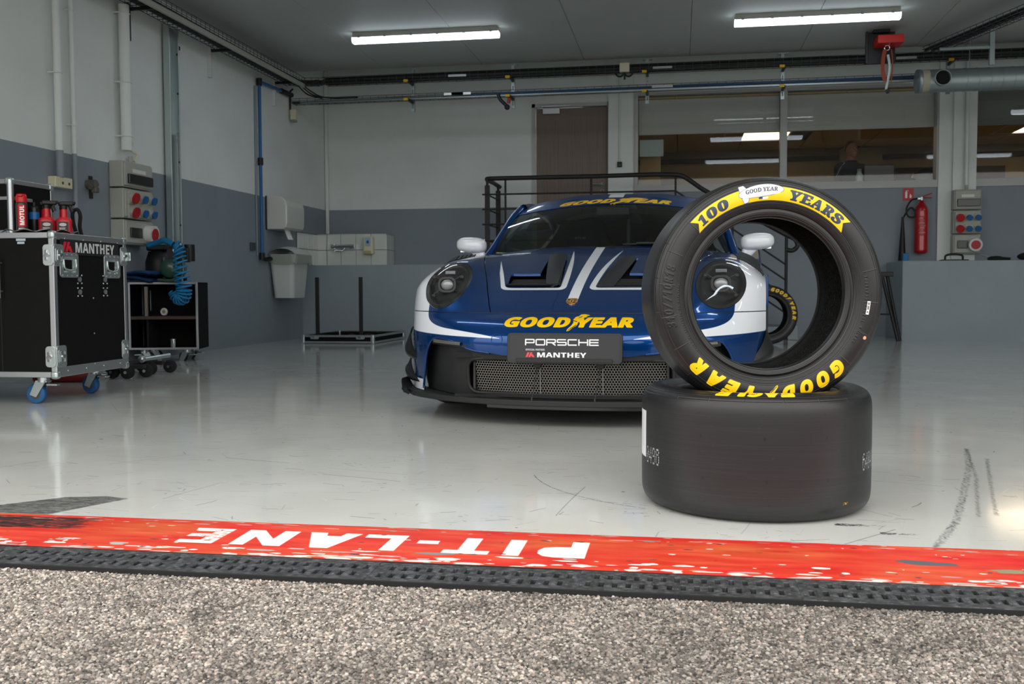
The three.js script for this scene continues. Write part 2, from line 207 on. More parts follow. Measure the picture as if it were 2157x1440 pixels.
// red painted threshold with the stencilled words, read from inside the garage
const ZR = -2.392, ZD = -2.222, RX0 = -2.35, RX1 = 1.35, RPX = 2048 / (RX1 - RX0);
const redPaint = (letters) => canvasTex(2048, 200, (c, w, h) => {
  c.fillStyle = '#cc3623'; c.fillRect(0, 0, w, h);
  const im = c.getImageData(0, 0, w, h), d = im.data;
  for (let y = 0; y < h; y++) for (let x = 0; x < w; x++) { const i = (y * w + x) * 4, n = fbm(x / 60 + 3, y / 12, 4096, 4) - 0.5, o = fbm(x / 160, y / 60 + 9, 4096, 3); d[i] += n * 30; d[i + 1] += n * 50 + (o - 0.42) * 85; d[i + 2] += n * 38 + (o - 0.5) * 30; }
  c.putImageData(im, 0, 0);
  if (letters) { // PIT-LANE turned to face the garage
    const X = (x) => (x - RX0) * RPX, Z = (z) => (z - ZF) / (ZR - ZF) * h, z0 = -2.648, z1 = -2.488; // z0 is the foot of the letters
    const poly = (pts) => { c.fillStyle = '#f3f1ec'; c.beginPath(); pts.forEach(([x, z], i) => (i ? c.lineTo(X(x), Z(z)) : c.moveTo(X(x), Z(z)))); c.fill(); };
    for (const [za, zb] of [[z0, -2.615], [-2.588, -2.555], [-2.521, z1]]) poly([[-1.354 + (zb > -2.53 ? 0.008 : za > -2.6 ? 0.012 : 0), za], [-1.239, za], [-1.239, zb], [-1.345, zb]]); poly([[-1.285, z0], [-1.238, z0], [-1.238, z1], [-1.285, z1]]);
    poly([[-1.195, z0], [-1.148, z0], [-1.148, z1], [-1.19, z1]]); poly([[-1.092, z0], [-1.045, z0], [-1.045, z1], [-1.092, z1]]); poly([[-1.195, z0], [-1.15, z0], [-1.044, z1], [-1.092, z1]]);
    poly([[-1.015, z0], [-0.966, z0], [-0.957, -2.615], [-0.918, -2.615], [-0.912, z0], [-0.864, z0], [-0.912, z1], [-0.962, z1]]);
    poly([[-0.848, z0], [-0.731, z0], [-0.731, z1], [-0.773, z1], [-0.773, -2.612], [-0.848, -2.612]]); poly([[-0.692, -2.606], [-0.634, -2.606], [-0.634, -2.572], [-0.692, -2.572]]);
    poly([[-0.568, z0], [-0.524, z0], [-0.524, -2.522], [-0.483, -2.522], [-0.483, z1], [-0.606, z1], [-0.606, -2.522], [-0.568, -2.522]]); poly([[-0.446, z0], [-0.402, z0], [-0.402, z1], [-0.446, z1]]);
    poly([[-0.278, z0], [-0.233, z0], [-0.233, z1], [-0.315, z1], [-0.342, -2.497], [-0.358, -2.52], [-0.36, -2.55], [-0.348, -2.578], [-0.318, -2.59], [-0.278, -2.592]]);
  }
  const chip = (x, y, rx, ry, col) => { c.fillStyle = col; c.beginPath(); const n = 9; for (let k = 0; k <= n; k++) { const a = k / n * 6.283, q = 0.6 + 0.5 * hash2(k % n, Math.floor(x * 7 + y)); const px = x + Math.cos(a) * rx * q, py = y + Math.sin(a) * ry * q; k ? c.lineTo(px, py) : c.moveTo(px, py); } c.fill(); };
  for (let i = 0; i < 210; i++) { const y = h - rnd() * rnd() * 62; chip(rr(0, w), y, rr(3, 26), rr(1.5, 7), rnd() < 0.7 ? '#e8e4da' : '#a9a6a0'); }
  for (let i = 0; i < 120; i++) chip(rr(0, w), rr(0, 30), rr(3, 22), rr(0.8, 3), rnd() < 0.6 ? '#c9a09a' : '#8b8584');
  for (let i = 0; i < 130; i++) chip(rr(0, w), rr(20, h - 20), rr(1, 9), rr(1, 3.5), rnd() < 0.5 ? '#d8d2c8' : '#4a3b38');
  if (letters) { for (const [x, y, a, b] of [[1.02 - 0.4, 95, 42, 12], [0.58, 88, 26, 10], [0.78, 120, 26, 12]]) chip((x - RX0) * RPX, y, a, b, y > 110 ? '#8a8768' : '#565a5e'); chip((-0.62 - RX0) * RPX, 150, 34, 9, '#7d8084');
    for (let i = 0; i < 2600; i++) { const x = (rr(-2.35, -1.72) - RX0) * RPX, y = rr(14, 92); if (rnd() > 1 - (x / 350) * 0.7) continue; c.fillStyle = 'rgba(24,24,27,' + rr(0.3, 0.8) + ')'; c.fillRect(x, y, rr(6, 30), rr(1, 4)); }
    for (let i = 0; i < 240; i++) { c.fillStyle = 'rgba(214,70,52,' + rr(0.4, 0.8) + ')'; c.fillRect((rr(-1.52, -1.24) - RX0) * RPX, rr(62, 120), rr(2, 12), rr(1, 3)); } }
}, true, true);
const redTex = redPaint(true), redPlain = redPaint(false);
const redRough = dataTex(256, 64, (x, y) => { const v = 255 * clamp(0.5 + (fbm(x / 16, y / 8, 16, 3) - 0.5) * 0.5, 0.2, 0.8); return [v, v, v]; }, false);
{
  const f = scene.getObjectByName('floor'), strip = (x0, x1, tex, label) => { const g = span(x0, x1, -0.12, 0, ZF, ZR), p = g.attributes.position, u = g.attributes.uv; for (let i = 0; i < p.count; i++) u.setXY(i, (p.getX(i) - RX0) / (RX1 - RX0), 1 - (p.getZ(i) - ZF) / (ZR - ZF)); part(f, 'painted_threshold', g, M(0xffffff, 1, 0, { map: tex, roughnessMap: redRough, bumpMap: redRough, bumpScale: 0.0008 }), label); };
  strip(RX0, RX1, redTex, 'red painted strip with white PIT-LANE lettering'); strip(-14, RX0, redPlain); strip(RX1, 16, redPlain);
}
{ // drainage channel: cast gratings, each with two rows of slots, over a dark trough
  const ch = struct('drain_channel', null, null, 'black slotted drainage grating along the red threshold', 'drain');
  part(ch, 'trough', [span(-14, 16, -0.2, -0.13, ZR, ZD), span(-14, 16, -0.13, -0.001, ZR, ZR + 0.008), span(-14, 16, -0.13, -0.001, ZD - 0.008, ZD)], mBlackMatt);
  const mCast = M(0xffffff, 0.55, 0.15, { map: dataTex(256, 256, (x, y) => { const n = fbm(x / 10, y / 10, 25, 4); const v = 26 + n * 74 + (hash2(x, y) > 0.985 ? 70 : 0); return [v, v * 1.01, v * 1.04]; }), bumpMap: wallBump, bumpScale: 0.002 });
  const L = 0.497, n = 16, hs = [];
  for (let k = 0; k < n; k++) for (const [z, o] of [[-0.033, 0], [0.027, 0.5]]) { const x = -L / 2 + (k + 0.5 + (o - 0.25) * 0.9) * L / n; if (x < -L / 2 + 0.012 || x > L / 2 - 0.012) continue; hs.push([[x - 0.0078, z - 0.021], [x + 0.0078, z - 0.021], [x + 0.0078, z + 0.021], [x - 0.0078, z + 0.021]]); }
  const W = ZD - ZR - 0.016, g = ext([[-L / 2, -W / 2], [L / 2, -W / 2], [L / 2, W / 2], [-L / 2, W / 2]], 0.018, 0.0018, hs).rotateX(Math.PI / 2); metreUV(g, 'xz', 3);
  const studs = []; for (let k = 0; k < n; k++) for (const [z, o] of [[-0.033, 0.5], [0.027, 0]]) studs.push(rbox(0.011, 0.005, 0.03, -L / 2 + (k + 0.5 + (o - 0.25) * 0.9) * L / n, 0.0005, z, 0.003, 1)); const sg = merge(studs); metreUV(sg, 'xz', 3);
  for (let i = -6; i < 6; i++) { const m = part(ch, 'grating', g, mCast); m.position.set(i * 0.5 + 0.02, -0.003 + rr(-0.0015, 0.0015), (ZR + ZD) / 2); const s = part(m, 'stud_rows', sg, mCast); s.userData.kind = 'stuff'; }
}
// asphalt outside: tar base with real chippings in front of the camera
{
  const ash = dataTex(1024, 1024, (x, y) => { let n = 0; const s = 9; let best = 9, id = 0; const cx = Math.floor(x / s), cy = Math.floor(y / s), P = Math.floor(1024 / s); for (let a = -1; a <= 1; a++) for (let b = -1; b <= 1; b++) { const i = ((cx + a) % P + P) % P, j = ((cy + b) % P + P) % P, dx = (cx + a + hash2(i, j)) * s - x, dy = (cy + b + hash2(j + 77, i)) * s - y, dd = Math.hypot(dx, dy) / s; if (dd < best) { best = dd; id = hash2(i * 3 + 1, j * 7 + 5); } } const v = best < 0.4 ? 80 + id * 95 : 48; n = fbm(x / 200, y / 200, 5, 3); const k = 0.8 + n * 0.4; return [v * k, v * 0.96 * k, v * 0.9 * k]; });
  ash.repeat.set(0.9, 0.9);
  const g = struct('ground_asphalt', metreUV(span(-40, 40, -0.3, -0.012, ZD, 45), 'xz'), M(0xffffff, 0.9, 0, { map: ash, bumpMap: ash, bumpScale: 0.004 }), 'coarse grey asphalt of the pit lane', 'ground');
  const geo = new THREE.IcosahedronGeometry(1, 0), pts = []; const step = 0.0058;
  for (let z = ZD + 0.004; z < -1.35; z += step) for (let x = -2.5; x < 1.7; x += step) pts.push([x + rr(-0.003, 0.003), z + rr(-0.003, 0.003)]);
  const im = new THREE.InstancedMesh(geo, M(0xffffff, 0.78), pts.length); im.name = 'chippings'; im.userData.kind = 'stuff'; im.castShadow = im.receiveShadow = true;
  const m4 = new THREE.Matrix4(), q = new THREE.Quaternion(), col = new THREE.Color(), e = new THREE.Euler();
  pts.forEach(([x, z], i) => {
    const patch = fbm(x * 1.6 + 20, z * 1.6 + 20, 999, 3), dirt = fbm(x * 9 + 50, z * 9 + 80, 999, 3), s = rr(0.0026, 0.0058), h = rnd();
    e.set(rr(0, 6), rr(0, 6), rr(0, 6)); q.setFromEuler(e); m4.compose(V(x, -0.0132 + rr(-0.0012, 0.0012), z), q, V(s, s * rr(0.7, 1), s * rr(0.7, 1.2))); im.setMatrixAt(i, m4);
    let v = 0.085 + 0.36 * h * h + 0.09 * rnd(); if (rnd() < 0.13) v *= 0.35; v *= 0.4 + 1.05 * patch; if (dirt < 0.4) v *= 0.35 + dirt * 1.4;
    const warm = rr(0.82, 1.02); col.setRGB(v * (rnd() < 0.14 ? 1.14 : 1.03), v * 0.94 * (0.5 + warm / 2), v * 0.85 * warm); im.setColorAt(i, col);
  });
  g.add(im);
}

// ---------------------------------------------------------------- luminaires
{
  const mGlow = new THREE.MeshPhysicalMaterial({ color: '#ffffff', roughness: 0.4, emissive: '#eaf6ff', emissiveIntensity: LAMP * 0.55 });
  const cells = [[-2.875, -11.26], [1.425, -11.26], [6.2, -11.26], [-2.875, -9.1], [1.425, -9.1], [6.2, -9.1], [-2.875, -5.6], [1.425, -5.6], [6.2, -5.6]];
  const where = ['above the tiled sink corner', 'above the office windows', 'beyond the spiral duct', 'between the sink corner and the flight cases', 'above the tail of the blue car', 'in the middle of the far bay', 'above the large flight case', 'above the nose of the blue car', 'at the opening of the far bay'];
  const hull = ext([[-0.055, 0], [0.055, 0], [0.05, 0.05], [-0.05, 0.05]], 1.69, 0.004).rotateY(Math.PI / 2).translate(-0.845, -0.05, 0);
  const diff = ext([[-0.05, 0], [-0.052, -0.02], [-0.035, -0.05], [0.035, -0.05], [0.052, -0.02], [0.05, 0]], 1.7, 0.006).rotateY(Math.PI / 2).translate(-0.85, -0.055, 0);
  cells.forEach(([x, z], i) => {
    const t = thing('ceiling_luminaire', 'white tube luminaire on the ceiling ' + where[i], 'light', [x, YC - 0.005, z], 0, 'ceiling luminaires');
    part(t, 'housing', hull, mGreyPl); part(t, 'diffuser', diff, mGlow, 'glowing white diffuser');
    for (let k = 0; k < 6; k++) for (const s of [-1, 1]) part(t, 'clip', rbox(0.03, 0.03, 0.012, -0.77 + k * 0.308, -0.045, s * 0.058, 0.004, 1), mSteel);
    const l = new THREE.RectAreaLight('#eaf6ff', LAMP, 1.69, 0.085); l.position.set(0, -0.12, 0); l.rotation.x = -Math.PI / 2; l.castShadow = true; l.name = 'tube_light'; t.add(l);
  });
}
// ---------------------------------------------------------------- racing tyres
// a tyre stands with its axle along z; angles run clockwise from the top as seen from +z, the texture seam lies at 65 degrees
const R_IN = 0.228, R_OUT = 0.349, SW = 2048, SH = 176, SEAM = 65;
function ring(profile, n = 160, flip = false) { // profile of [radius, axial, v]
  return gridGeo((u, v) => { const k = v * (profile.length - 1), i = Math.min(Math.floor(k), profile.length - 2), t = k - i, r = lerp(profile[i][0], profile[i + 1][0], t), a = lerp(profile[i][1], profile[i + 1][1], t), th = (SEAM + 360 * u) * D2R; return [r * Math.sin(th), r * Math.cos(th), a]; }, n, profile.length - 1, (q, u, v) => { const k = Math.round(v * (profile.length - 1)); return [flip ? 1 - u : u, profile[k][2] ?? v]; });
}
const smoothProfile = (pts, n) => { const c = new THREE.CatmullRomCurve3(pts.map((p) => V(p[0], p[1], 0)), false, 'centripetal'); return c.getPoints(n).map((p) => [p.x, p.y]); };
const polar = (deg, r) => [(((deg - SEAM) % 360 + 360) % 360) / 360 * SW, SH * (1 - (r - R_IN) / (R_OUT - R_IN))];
const PX = (r) => SW / (2 * Math.PI * r), PY = SH / (R_OUT - R_IN);   // pixels per metre
const YEL = '#f7c600', NAVY = '#26364f';
function letterAt(c, ch, deg, r, cap, wid, color, o = {}) { // one capital, cap metres tall, wid metres wide, standing on radius r
  const [x, y] = polar(deg, r), size = cap * PY / 0.714; c.font = 'bold ' + size + 'px ' + (o.font || 'serif'); const m = c.measureText(ch).width, sx = wid * PX(r + cap / 2) / m; fatText(c, ch, x, y, size, color, { sx, skew: o.skew ?? 0.12, fat: o.fat ?? size * 0.09, align: 'center', font: o.font || 'serif' });
}
function brandRing(c, shift, color) { for (const [ch, d] of [['G', 136.8], ['O', 147], ['O', 157.3], ['D', 167.8], ['Y', 190.5], ['E', 201], ['A', 211.7], ['R', 223.2]]) letterAt(c, ch, d + shift, 0.287, 0.04, 0.042, color, { fat: 9, font: 'sans-serif', skew: 0.16 }); const [x, y] = polar(178.5 + shift, 0.285); wingfoot(c, x - 24, y - 72, 62, 82, color, '#1d1d1f'); }
function sidewallBase(c) {
  c.fillStyle = '#121213'; c.fillRect(0, 0, SW, SH);
  for (const [r, w, a] of [[0.3445, 2, 0.1], [0.334, 1.6, 0.1], [0.3255, 1.2, 0.07], [0.277, 1.2, 0.12], [0.262, 1, 0.07], [0.2664, 1, 0.07], [0.2708, 1, 0.07], [0.2555, 2, 0.05]]) { c.fillStyle = 'rgba(190,190,195,' + a + ')'; c.fillRect(0, polar(0, r)[1], SW, w); }
  for (let d = 0; d < 360; d += 18) { const [x] = polar(d + 5, 0.3); c.fillStyle = 'rgba(190,190,195,.14)'; if ((d > 55 && d < 130) || (d > 230 && d < 312)) c.fillRect(x, polar(0, 0.334)[1], 1.6, 80); }
  for (let i = 0; i < 2600; i++) { c.fillStyle = rnd() < 0.5 ? 'rgba(255,255,255,' + rr(0.005, 0.03) + ')' : 'rgba(0,0,0,' + rr(0.02, 0.12) + ')'; c.fillRect(rr(0, SW), rr(0, SH), rr(4, 60), rr(1, 3)); }
}
const sideA = canvasTex(SW, SH, (c) => {
  sidewallBase(c);
  // yellow anniversary banner with swallow tails
  c.fillStyle = YEL; c.beginPath(); const arc = []; arc.push(polar(-48.5, 0.322)); arc.push(polar(48.5, 0.322), polar(45.8, 0.302), polar(49.5, 0.280), polar(-49.5, 0.280), polar(-45.8, 0.302)); arc.forEach(([x, y], i) => (i ? c.lineTo(x, y) : c.moveTo(x, y))); c.closePath(); c.fill();
  [['1', -43], ['0', -36.5], ['0', -29]].forEach(([ch, d]) => letterAt(c, ch, d, 0.287, 0.027, ch === '1' ? 0.026 : 0.034, NAVY));
  [['Y', 13.5], ['E', 20.5], ['A', 27.2], ['R', 34.4], ['S', 41.4]].forEach(([ch, d]) => letterAt(c, ch, d, 0.287, 0.028, 0.033, NAVY));
  // airship
  const [bx, by] = polar(-5.6, 0.3105), ax = PX(0.31), ay = PY; c.save(); c.translate(bx, by); c.scale(ax, ay); c.rotate(-0.06);
  c.fillStyle = '#e9ebec'; c.strokeStyle = '#3c4450'; c.lineWidth = 0.0012; for (const s of [-1, 1]) { c.beginPath(); c.moveTo(-0.063, s * 0.008); c.lineTo(-0.06, s * 0.027); c.lineTo(-0.045, s * 0.026); c.lineTo(-0.038, s * 0.012); c.closePath(); c.fill(); c.stroke(); }
  c.beginPath(); c.ellipse(0, 0, 0.069, 0.0185, 0, 0, 7); c.fill(); c.stroke(); c.fillStyle = '#cfd3d6'; c.beginPath(); c.ellipse(0.0, 0.009, 0.06, 0.008, 0, 0, 7); c.fill(); c.fillStyle = '#2b3d78'; c.fillRect(-0.01, 0.019, 0.014, 0.006); c.fillStyle = '#e9ebec'; c.fillRect(0.002, 0.02, 0.018, 0.007); c.restore();
  { const s = 0.0115 * PY / 0.714; c.font = 'bold ' + s + 'px serif'; const t = 'GOOD YEAR', m = c.measureText(t).width; c.save(); c.translate(bx + 2, by + 4); c.rotate(-0.045); fatText(c, t, 0, 0, s, '#222a36', { sx: 0.098 * ax / m, skew: 0.1, align: 'center', fat: 1 }); c.restore(); }
  brandRing(c, 0, YEL);
  // sticker, copper dot
  { const [x, y] = polar(98.4, 0.3); c.save(); c.translate(x, y); c.fillStyle = '#e6e6e3'; c.fillRect(-22, -7, 44, 14); c.fillStyle = '#222'; for (let i = 0; i < 13; i++) if (hash2(i, 3) > 0.35) c.fillRect(-17 + i * 2.6, -4, 1.6, 8); c.restore(); const [dx, dy] = polar(115, 0.318); c.fillStyle = '#d9a184'; c.beginPath(); c.ellipse(dx, dy, 6, 8, 0, 0, 7); c.fill(); }
});
const sideBump = canvasTex(SW, SH, (c) => {
  c.fillStyle = '#808080'; c.fillRect(0, 0, SW, SH);
  const R = (r, w, col) => { const y = polar(0, r)[1]; c.fillStyle = col; c.fillRect(0, y - w / 2, SW, w); };
  R(0.3445, 3, '#303030'); R(0.334, 2.5, '#404040'); R(0.3255, 2, '#454545'); R(0.277, 2, '#b0b0b0'); for (let i = 0; i < 6; i++) R(0.262 + i * 0.0022, 1.3, '#b8b8b8'); R(0.2555, 3, '#404040'); R(0.246, 4, '#c0c0c0'); R(0.238, 3, '#505050');
  for (let d = 0; d < 360; d += 18) { const [x] = polar(d + 5, 0.3); c.fillStyle = '#b5b5b5'; if ((d > 55 && d < 130) || (d > 230 && d < 312)) c.fillRect(x, polar(0, 0.334)[1], 2, 70); c.fillRect(x + 18, polar(0, 0.347)[1], 2, 14); }
  const s = 0.028 * PY / 0.714; [...'310/710R18'].forEach((ch, i) => letterAt(c, ch, 252 + i * 3.6, 0.296, 0.026, 0.0165, '#d8d8d8', { font: 'sans-serif', fat: 1.5 }));
  [...'MOUNT IN DIRECTION OF ROTATION'].forEach((ch, i) => letterAt(c, ch, 232 + i * 1.5, 0.272, 0.007, 0.006, '#c8c8c8', { font: 'sans-serif', fat: 0 })); [...'TUBELESS RADIAL RACING'].forEach((ch, i) => letterAt(c, ch, 80 + i * 1.9, 0.288, 0.009, 0.007, '#c8c8c8', { font: 'sans-serif', fat: 0 }));
}, false);
const sideB = canvasTex(SW, SH, (c) => { sidewallBase(c); brandRing(c, 180, YEL); [['E', 166], ['A', 174.5], ['G', 183], ['L', 191], ['E', 199]].forEach(([ch, d]) => letterAt(c, ch, d, 0.288, 0.04, 0.042, YEL, { fat: 9, font: 'sans-serif' })); });
const sideC = canvasTex(SW, SH, (c) => { sidewallBase(c); brandRing(c, 0, YEL); brandRing(c, 180, YEL); });
const treadTex = (marks) => canvasTex(2048, 512, (c, w, h) => {
  c.fillStyle = '#19191b'; c.fillRect(0, 0, w, h);
  for (let i = 0; i < 900; i++) { c.fillStyle = rnd() < 0.5 ? 'rgba(255,255,255,' + rr(0.006, 0.035) + ')' : 'rgba(0,0,0,' + rr(0.03, 0.14) + ')'; c.fillRect(rr(0, w), rr(0, h), rr(40, 900), rr(0.6, 2)); }
  for (let i = 0; i < 500; i++) { c.fillStyle = 'rgba(190,185,180,' + rr(0.02, 0.12) + ')'; c.fillRect(rr(0, w), rr(0, h), rr(1, 7), rr(1, 3)); }
  for (let k = 0; k < 12; k++) for (let j = 0; j < 6; j++) { c.fillStyle = '#060606'; c.beginPath(); c.ellipse((k + 0.12) * w / 12 + j * 6, h * (0.1 + j * 0.16), 3.4, 3.8, 0, 0, 7); c.fill(); }
  if (marks) marks(c, w, h);
}, true);
const dot = { 0: '01110100011001110101110011000101110', 4: '00010001100101010010111110001000010', 6: '01110100001111010001100011000101110', 9: '01110100011000101111000010000101110', 8: '01110100010111010001100011000101110' };
function dots(c, s, x, y, px, py) { [...s].forEach((ch, k) => { const m = dot[ch]; if (m) for (let i = 0; i < 35; i++) if (m[i] === '1') { c.fillStyle = 'rgba(225,228,230,' + rr(0.45, 0.9) + ')'; c.fillRect(x + (k * 6 + i % 5) * px, y + Math.floor(i / 5) * py, px * 0.75, py * 0.8); } }); }
function makeTyre(name, label, hw, side, tread, group) {
  const t = thing(name, label, 'tyre', [0, 0, 0], 0, group), k = hw - 0.155;
  const prof = smoothProfile([[0.2285, 0.122], [0.2315, 0.136], [0.239, 0.141], [0.247, 0.1415], [0.2535, 0.139], [0.259, 0.143], [0.275, 0.1515], [0.295, 0.1555], [0.315, 0.1535], [0.332, 0.147], [0.343, 0.138], [0.349, 0.1275]], 34).map(([r, a]) => [r, a + k, (r - R_IN) / (R_OUT - R_IN)]);
  const mSide = M(0xffffff, 0.4, 0, { map: side, bumpMap: sideBump, bumpScale: 0.0035 }), mPlainSide = M('#121213', 0.42), mTread = M(0xffffff, 0.38, 0, { map: tread });
  part(t, 'sidewall', ring(prof), mSide, 'dark rubber sidewall with yellow lettering');
  part(t, 'sidewall', ring(prof.map(([r, a, v]) => [r, -a, v])), mPlainSide);
  const tp = smoothProfile([[0.349, 0.1275 + k], [0.3525, 0.117 + k], [0.3545, 0.1 + k], [0.3552, 0.06 + k], [0.3555, 0], [0.3552, -0.06 - k], [0.3545, -0.1 - k], [0.3525, -0.117 - k], [0.349, -0.1275 - k]], 28); tp.forEach((p, i) => p.push(1 - i / 28));
  part(t, 'tread', ring(tp, 160, true), mTread, 'slick tread with small wear holes');
  const ip = smoothProfile([[0.2285, 0.122 + k], [0.233, 0.11 + k], [0.25, 0.118 + k], [0.28, 0.132 + k], [0.31, 0.134 + k], [0.332, 0.12 + k], [0.341, 0.09 + k], [0.343, 0.04], [0.343, -0.04], [0.341, -0.09 - k], [0.332, -0.12 - k], [0.31, -0.134 - k], [0.28, -0.132 - k], [0.25, -0.118 - k], [0.233, -0.11 - k], [0.2285, -0.122 - k]], 44); ip.forEach((p, i) => p.push(i / 44 * 3));
  part(t, 'inner_liner', ring(ip, 120), mLiner, 'rough black inner liner');
  return t;
}
const linerBump = dataTex(512, 128, (x, y) => { const v = 255 * (0.55 * hash2(x >> 1, y >> 1) + 0.45 * vnoise(x / 3, y / 3, 512)); return [v, v, v]; }, false);
linerBump.repeat.set(4, 3);
const mLiner = M('#0d0d0e', 0.42, 0, { bumpMap: linerBump, bumpScale: 0.004 });
const T_X = 0.243, T_Z = -3.262;
{
  const lying = makeTyre('racing_slick', 'wide slick racing tyre lying flat on the floor under the upright one', 0.187, sideB, treadTex((c, w, h) => {
    const U = (deg) => (1 - (((deg - SEAM) % 360 + 360) % 360) / 360) * w;   // 180 degrees faces the camera side
    c.fillStyle = '#dfe1e4'; c.fillRect(U(270), h * 0.33, 100, h * 0.22); c.fillStyle = 'rgba(120,125,130,.5)'; for (let i = 0; i < 6; i++) c.fillRect(U(270) + 22 + i * 11, h * 0.36, 2, h * 0.15);
    dots(c, '0498', U(251), h * 0.5, 3.6, 5); dots(c, '640494', U(122), h * 0.5, 3.6, 5);
    c.fillStyle = '#d39b12'; for (let i = 0; i < 16; i++) c.fillRect(U(137) + rr(-9, 9), h * 0.78 + rr(-12, 12), rr(2, 6), rr(2, 6));
  }));
  lying.rotation.x = -Math.PI / 2; lying.position.set(T_X - 0.006, 0.1871 + 0.0005, T_Z - 0.006);
  const up = makeTyre('racing_slick', 'upright slick racing tyre with yellow 100 YEARS banner on top of another tyre', 0.155, sideA, treadTex());
  up.rotation.y = 9.5 * D2R; up.position.set(T_X, 0.662, T_Z);
  const far = makeTyre('racing_slick', 'racing tyre with yellow lettering standing behind the blue car near the steps', 0.155, sideC, treadTex());
  far.rotation.set(0, 6 * D2R, 128 * D2R); far.position.set(1.02, 0.356, -12.35);
}
// ---------------------------------------------------------------- the car; its own frame: x across, y up, z towards the nose, origin under the front axle
const car = thing('sports_car', 'blue and white coupe with yellow tyre-maker lettering parked nose to the opening', 'car', [-0.488, 0, -5.795], -3.4 * D2R);
const XC = [0, 0.2, 0.4, 0.56, 0.66, 0.76, 0.86, 0.925, 0.955];
const row = (v) => Array(9).fill(v);
const SY = [row(0.14), row(0.28), row(0.40), row(0.46), row(0.515),
  [0.557, 0.557, 0.556, 0.557, 0.558, 0.56, 0.56, 0.56, 0.56], [0.622, 0.622, 0.620, 0.626, 0.638, 0.648, 0.645, 0.64, 0.635], [0.697, 0.697, 0.697, 0.708, 0.730, 0.745, 0.733, 0.712, 0.695],
  [0.773, 0.773, 0.772, 0.788, 0.815, 0.826, 0.795, 0.755, 0.73], [0.838, 0.838, 0.838, 0.848, 0.860, 0.858, 0.827, 0.777, 0.747], [0.893, 0.893, 0.890, 0.889, 0.886, 0.878, 0.845, 0.80, 0.765],
  [0.935, 0.935, 0.928, 0.915, 0.902, 0.888, 0.858, 0.815, 0.775], [0.965, 0.965, 0.955, 0.93, 0.912, 0.895, 0.862, 0.82, 0.78]];
const SZ = [[0.955, 0.945, 0.905, 0.845, 0.79, 0.71, 0.60, 0.49, 0.42], [0.98, 0.97, 0.93, 0.87, 0.815, 0.735, 0.62, 0.50, 0.425], [1.0, 0.99, 0.95, 0.89, 0.835, 0.75, 0.63, 0.505, 0.425], [0.985, 0.975, 0.937, 0.878, 0.822, 0.738, 0.622, 0.50, 0.42],
  [0.925, 0.917, 0.888, 0.84, 0.79, 0.712, 0.602, 0.488, 0.412], [0.828, 0.824, 0.806, 0.776, 0.740, 0.672, 0.572, 0.468, 0.40], [0.68, 0.679, 0.675, 0.665, 0.65, 0.605, 0.525, 0.437, 0.375], [0.48, 0.48, 0.485, 0.497, 0.505, 0.49, 0.435, 0.375, 0.325],
  [0.24, 0.24, 0.245, 0.265, 0.29, 0.30, 0.265, 0.225, 0.19], [0, 0, 0, 0.015, 0.03, 0.035, 0.02, 0, -0.02], [-0.22, -0.22, -0.22, -0.22, -0.22, -0.22, -0.23, -0.24, -0.25], [-0.40, -0.405, -0.42, -0.445, -0.46, -0.47, -0.48, -0.48, -0.48], [-0.60, -0.605, -0.62, -0.645, -0.66, -0.67, -0.68, -0.68, -0.68]];
function spline(ys) { // second derivatives: flat at the middle of the car, free at the side
  const n = XC.length, a = Array(n).fill(0), b = Array(n).fill(0), c = Array(n).fill(0), d = Array(n).fill(0), h = XC.slice(1).map((x, i) => x - XC[i]);
  b[0] = 2 * h[0]; c[0] = h[0]; d[0] = 6 * (ys[1] - ys[0]) / h[0]; b[n - 1] = 1;
  for (let i = 1; i < n - 1; i++) { a[i] = h[i - 1]; b[i] = 2 * (h[i - 1] + h[i]); c[i] = h[i]; d[i] = 6 * ((ys[i + 1] - ys[i]) / h[i] - (ys[i] - ys[i - 1]) / h[i - 1]); }
  for (let i = 1; i < n; i++) { const m = a[i] / b[i - 1]; b[i] -= m * c[i - 1]; d[i] -= m * d[i - 1]; }
  const x = Array(n); x[n - 1] = d[n - 1] / b[n - 1]; for (let i = n - 2; i >= 0; i--) x[i] = (d[i] - c[i] * x[i + 1]) / b[i]; return x;
}
const MY = SY.map(spline), MZ = SZ.map(spline);
const evs = (ys, m, x) => { let i = 0; while (i < XC.length - 2 && x > XC[i + 1]) i++; const h = XC[i + 1] - XC[i], a = (XC[i + 1] - x) / h, b = (x - XC[i]) / h; return a * ys[i] + b * ys[i + 1] + ((a ** 3 - a) * m[i] + (b ** 3 - b) * m[i + 1]) * h * h / 6; };
function body(x, v) {
  const ax = Math.min(Math.abs(x), 0.955), n = SY.length, i = clamp(Math.floor(v), 0, n - 2), t = v - i, k = [i - 1, i, i + 1, i + 2].map((q) => clamp(q, 0, n - 1));
  const g = (A, Mx) => { const [p, q, r, s] = k.map((j) => evs(A[j], Mx[j], ax)); return 0.5 * (2 * q + (r - p) * t + (2 * p - 5 * q + 4 * r - s) * t * t + (3 * q - p - 3 * r + s) * t ** 3); };
  return [x, g(SY, MY), g(SZ, MZ)];
}
function rowAt(x, y) { let lo = 0, hi = 11.8; for (let i = 0; i < 26; i++) { const m = (lo + hi) / 2; body(x, m)[1] < y ? (lo = m) : (hi = m); } return (lo + hi) / 2; }
const bodyXY = (x, y) => body(x, rowAt(x, y));
function rowAtZ(x, z) { let lo = 3, hi = 12; for (let i = 0; i < 26; i++) { const m = (lo + hi) / 2; body(x, m)[2] > z ? (lo = m) : (hi = m); } return (lo + hi) / 2; }
const bodyXZ = (x, z) => body(x, rowAtZ(x, z));
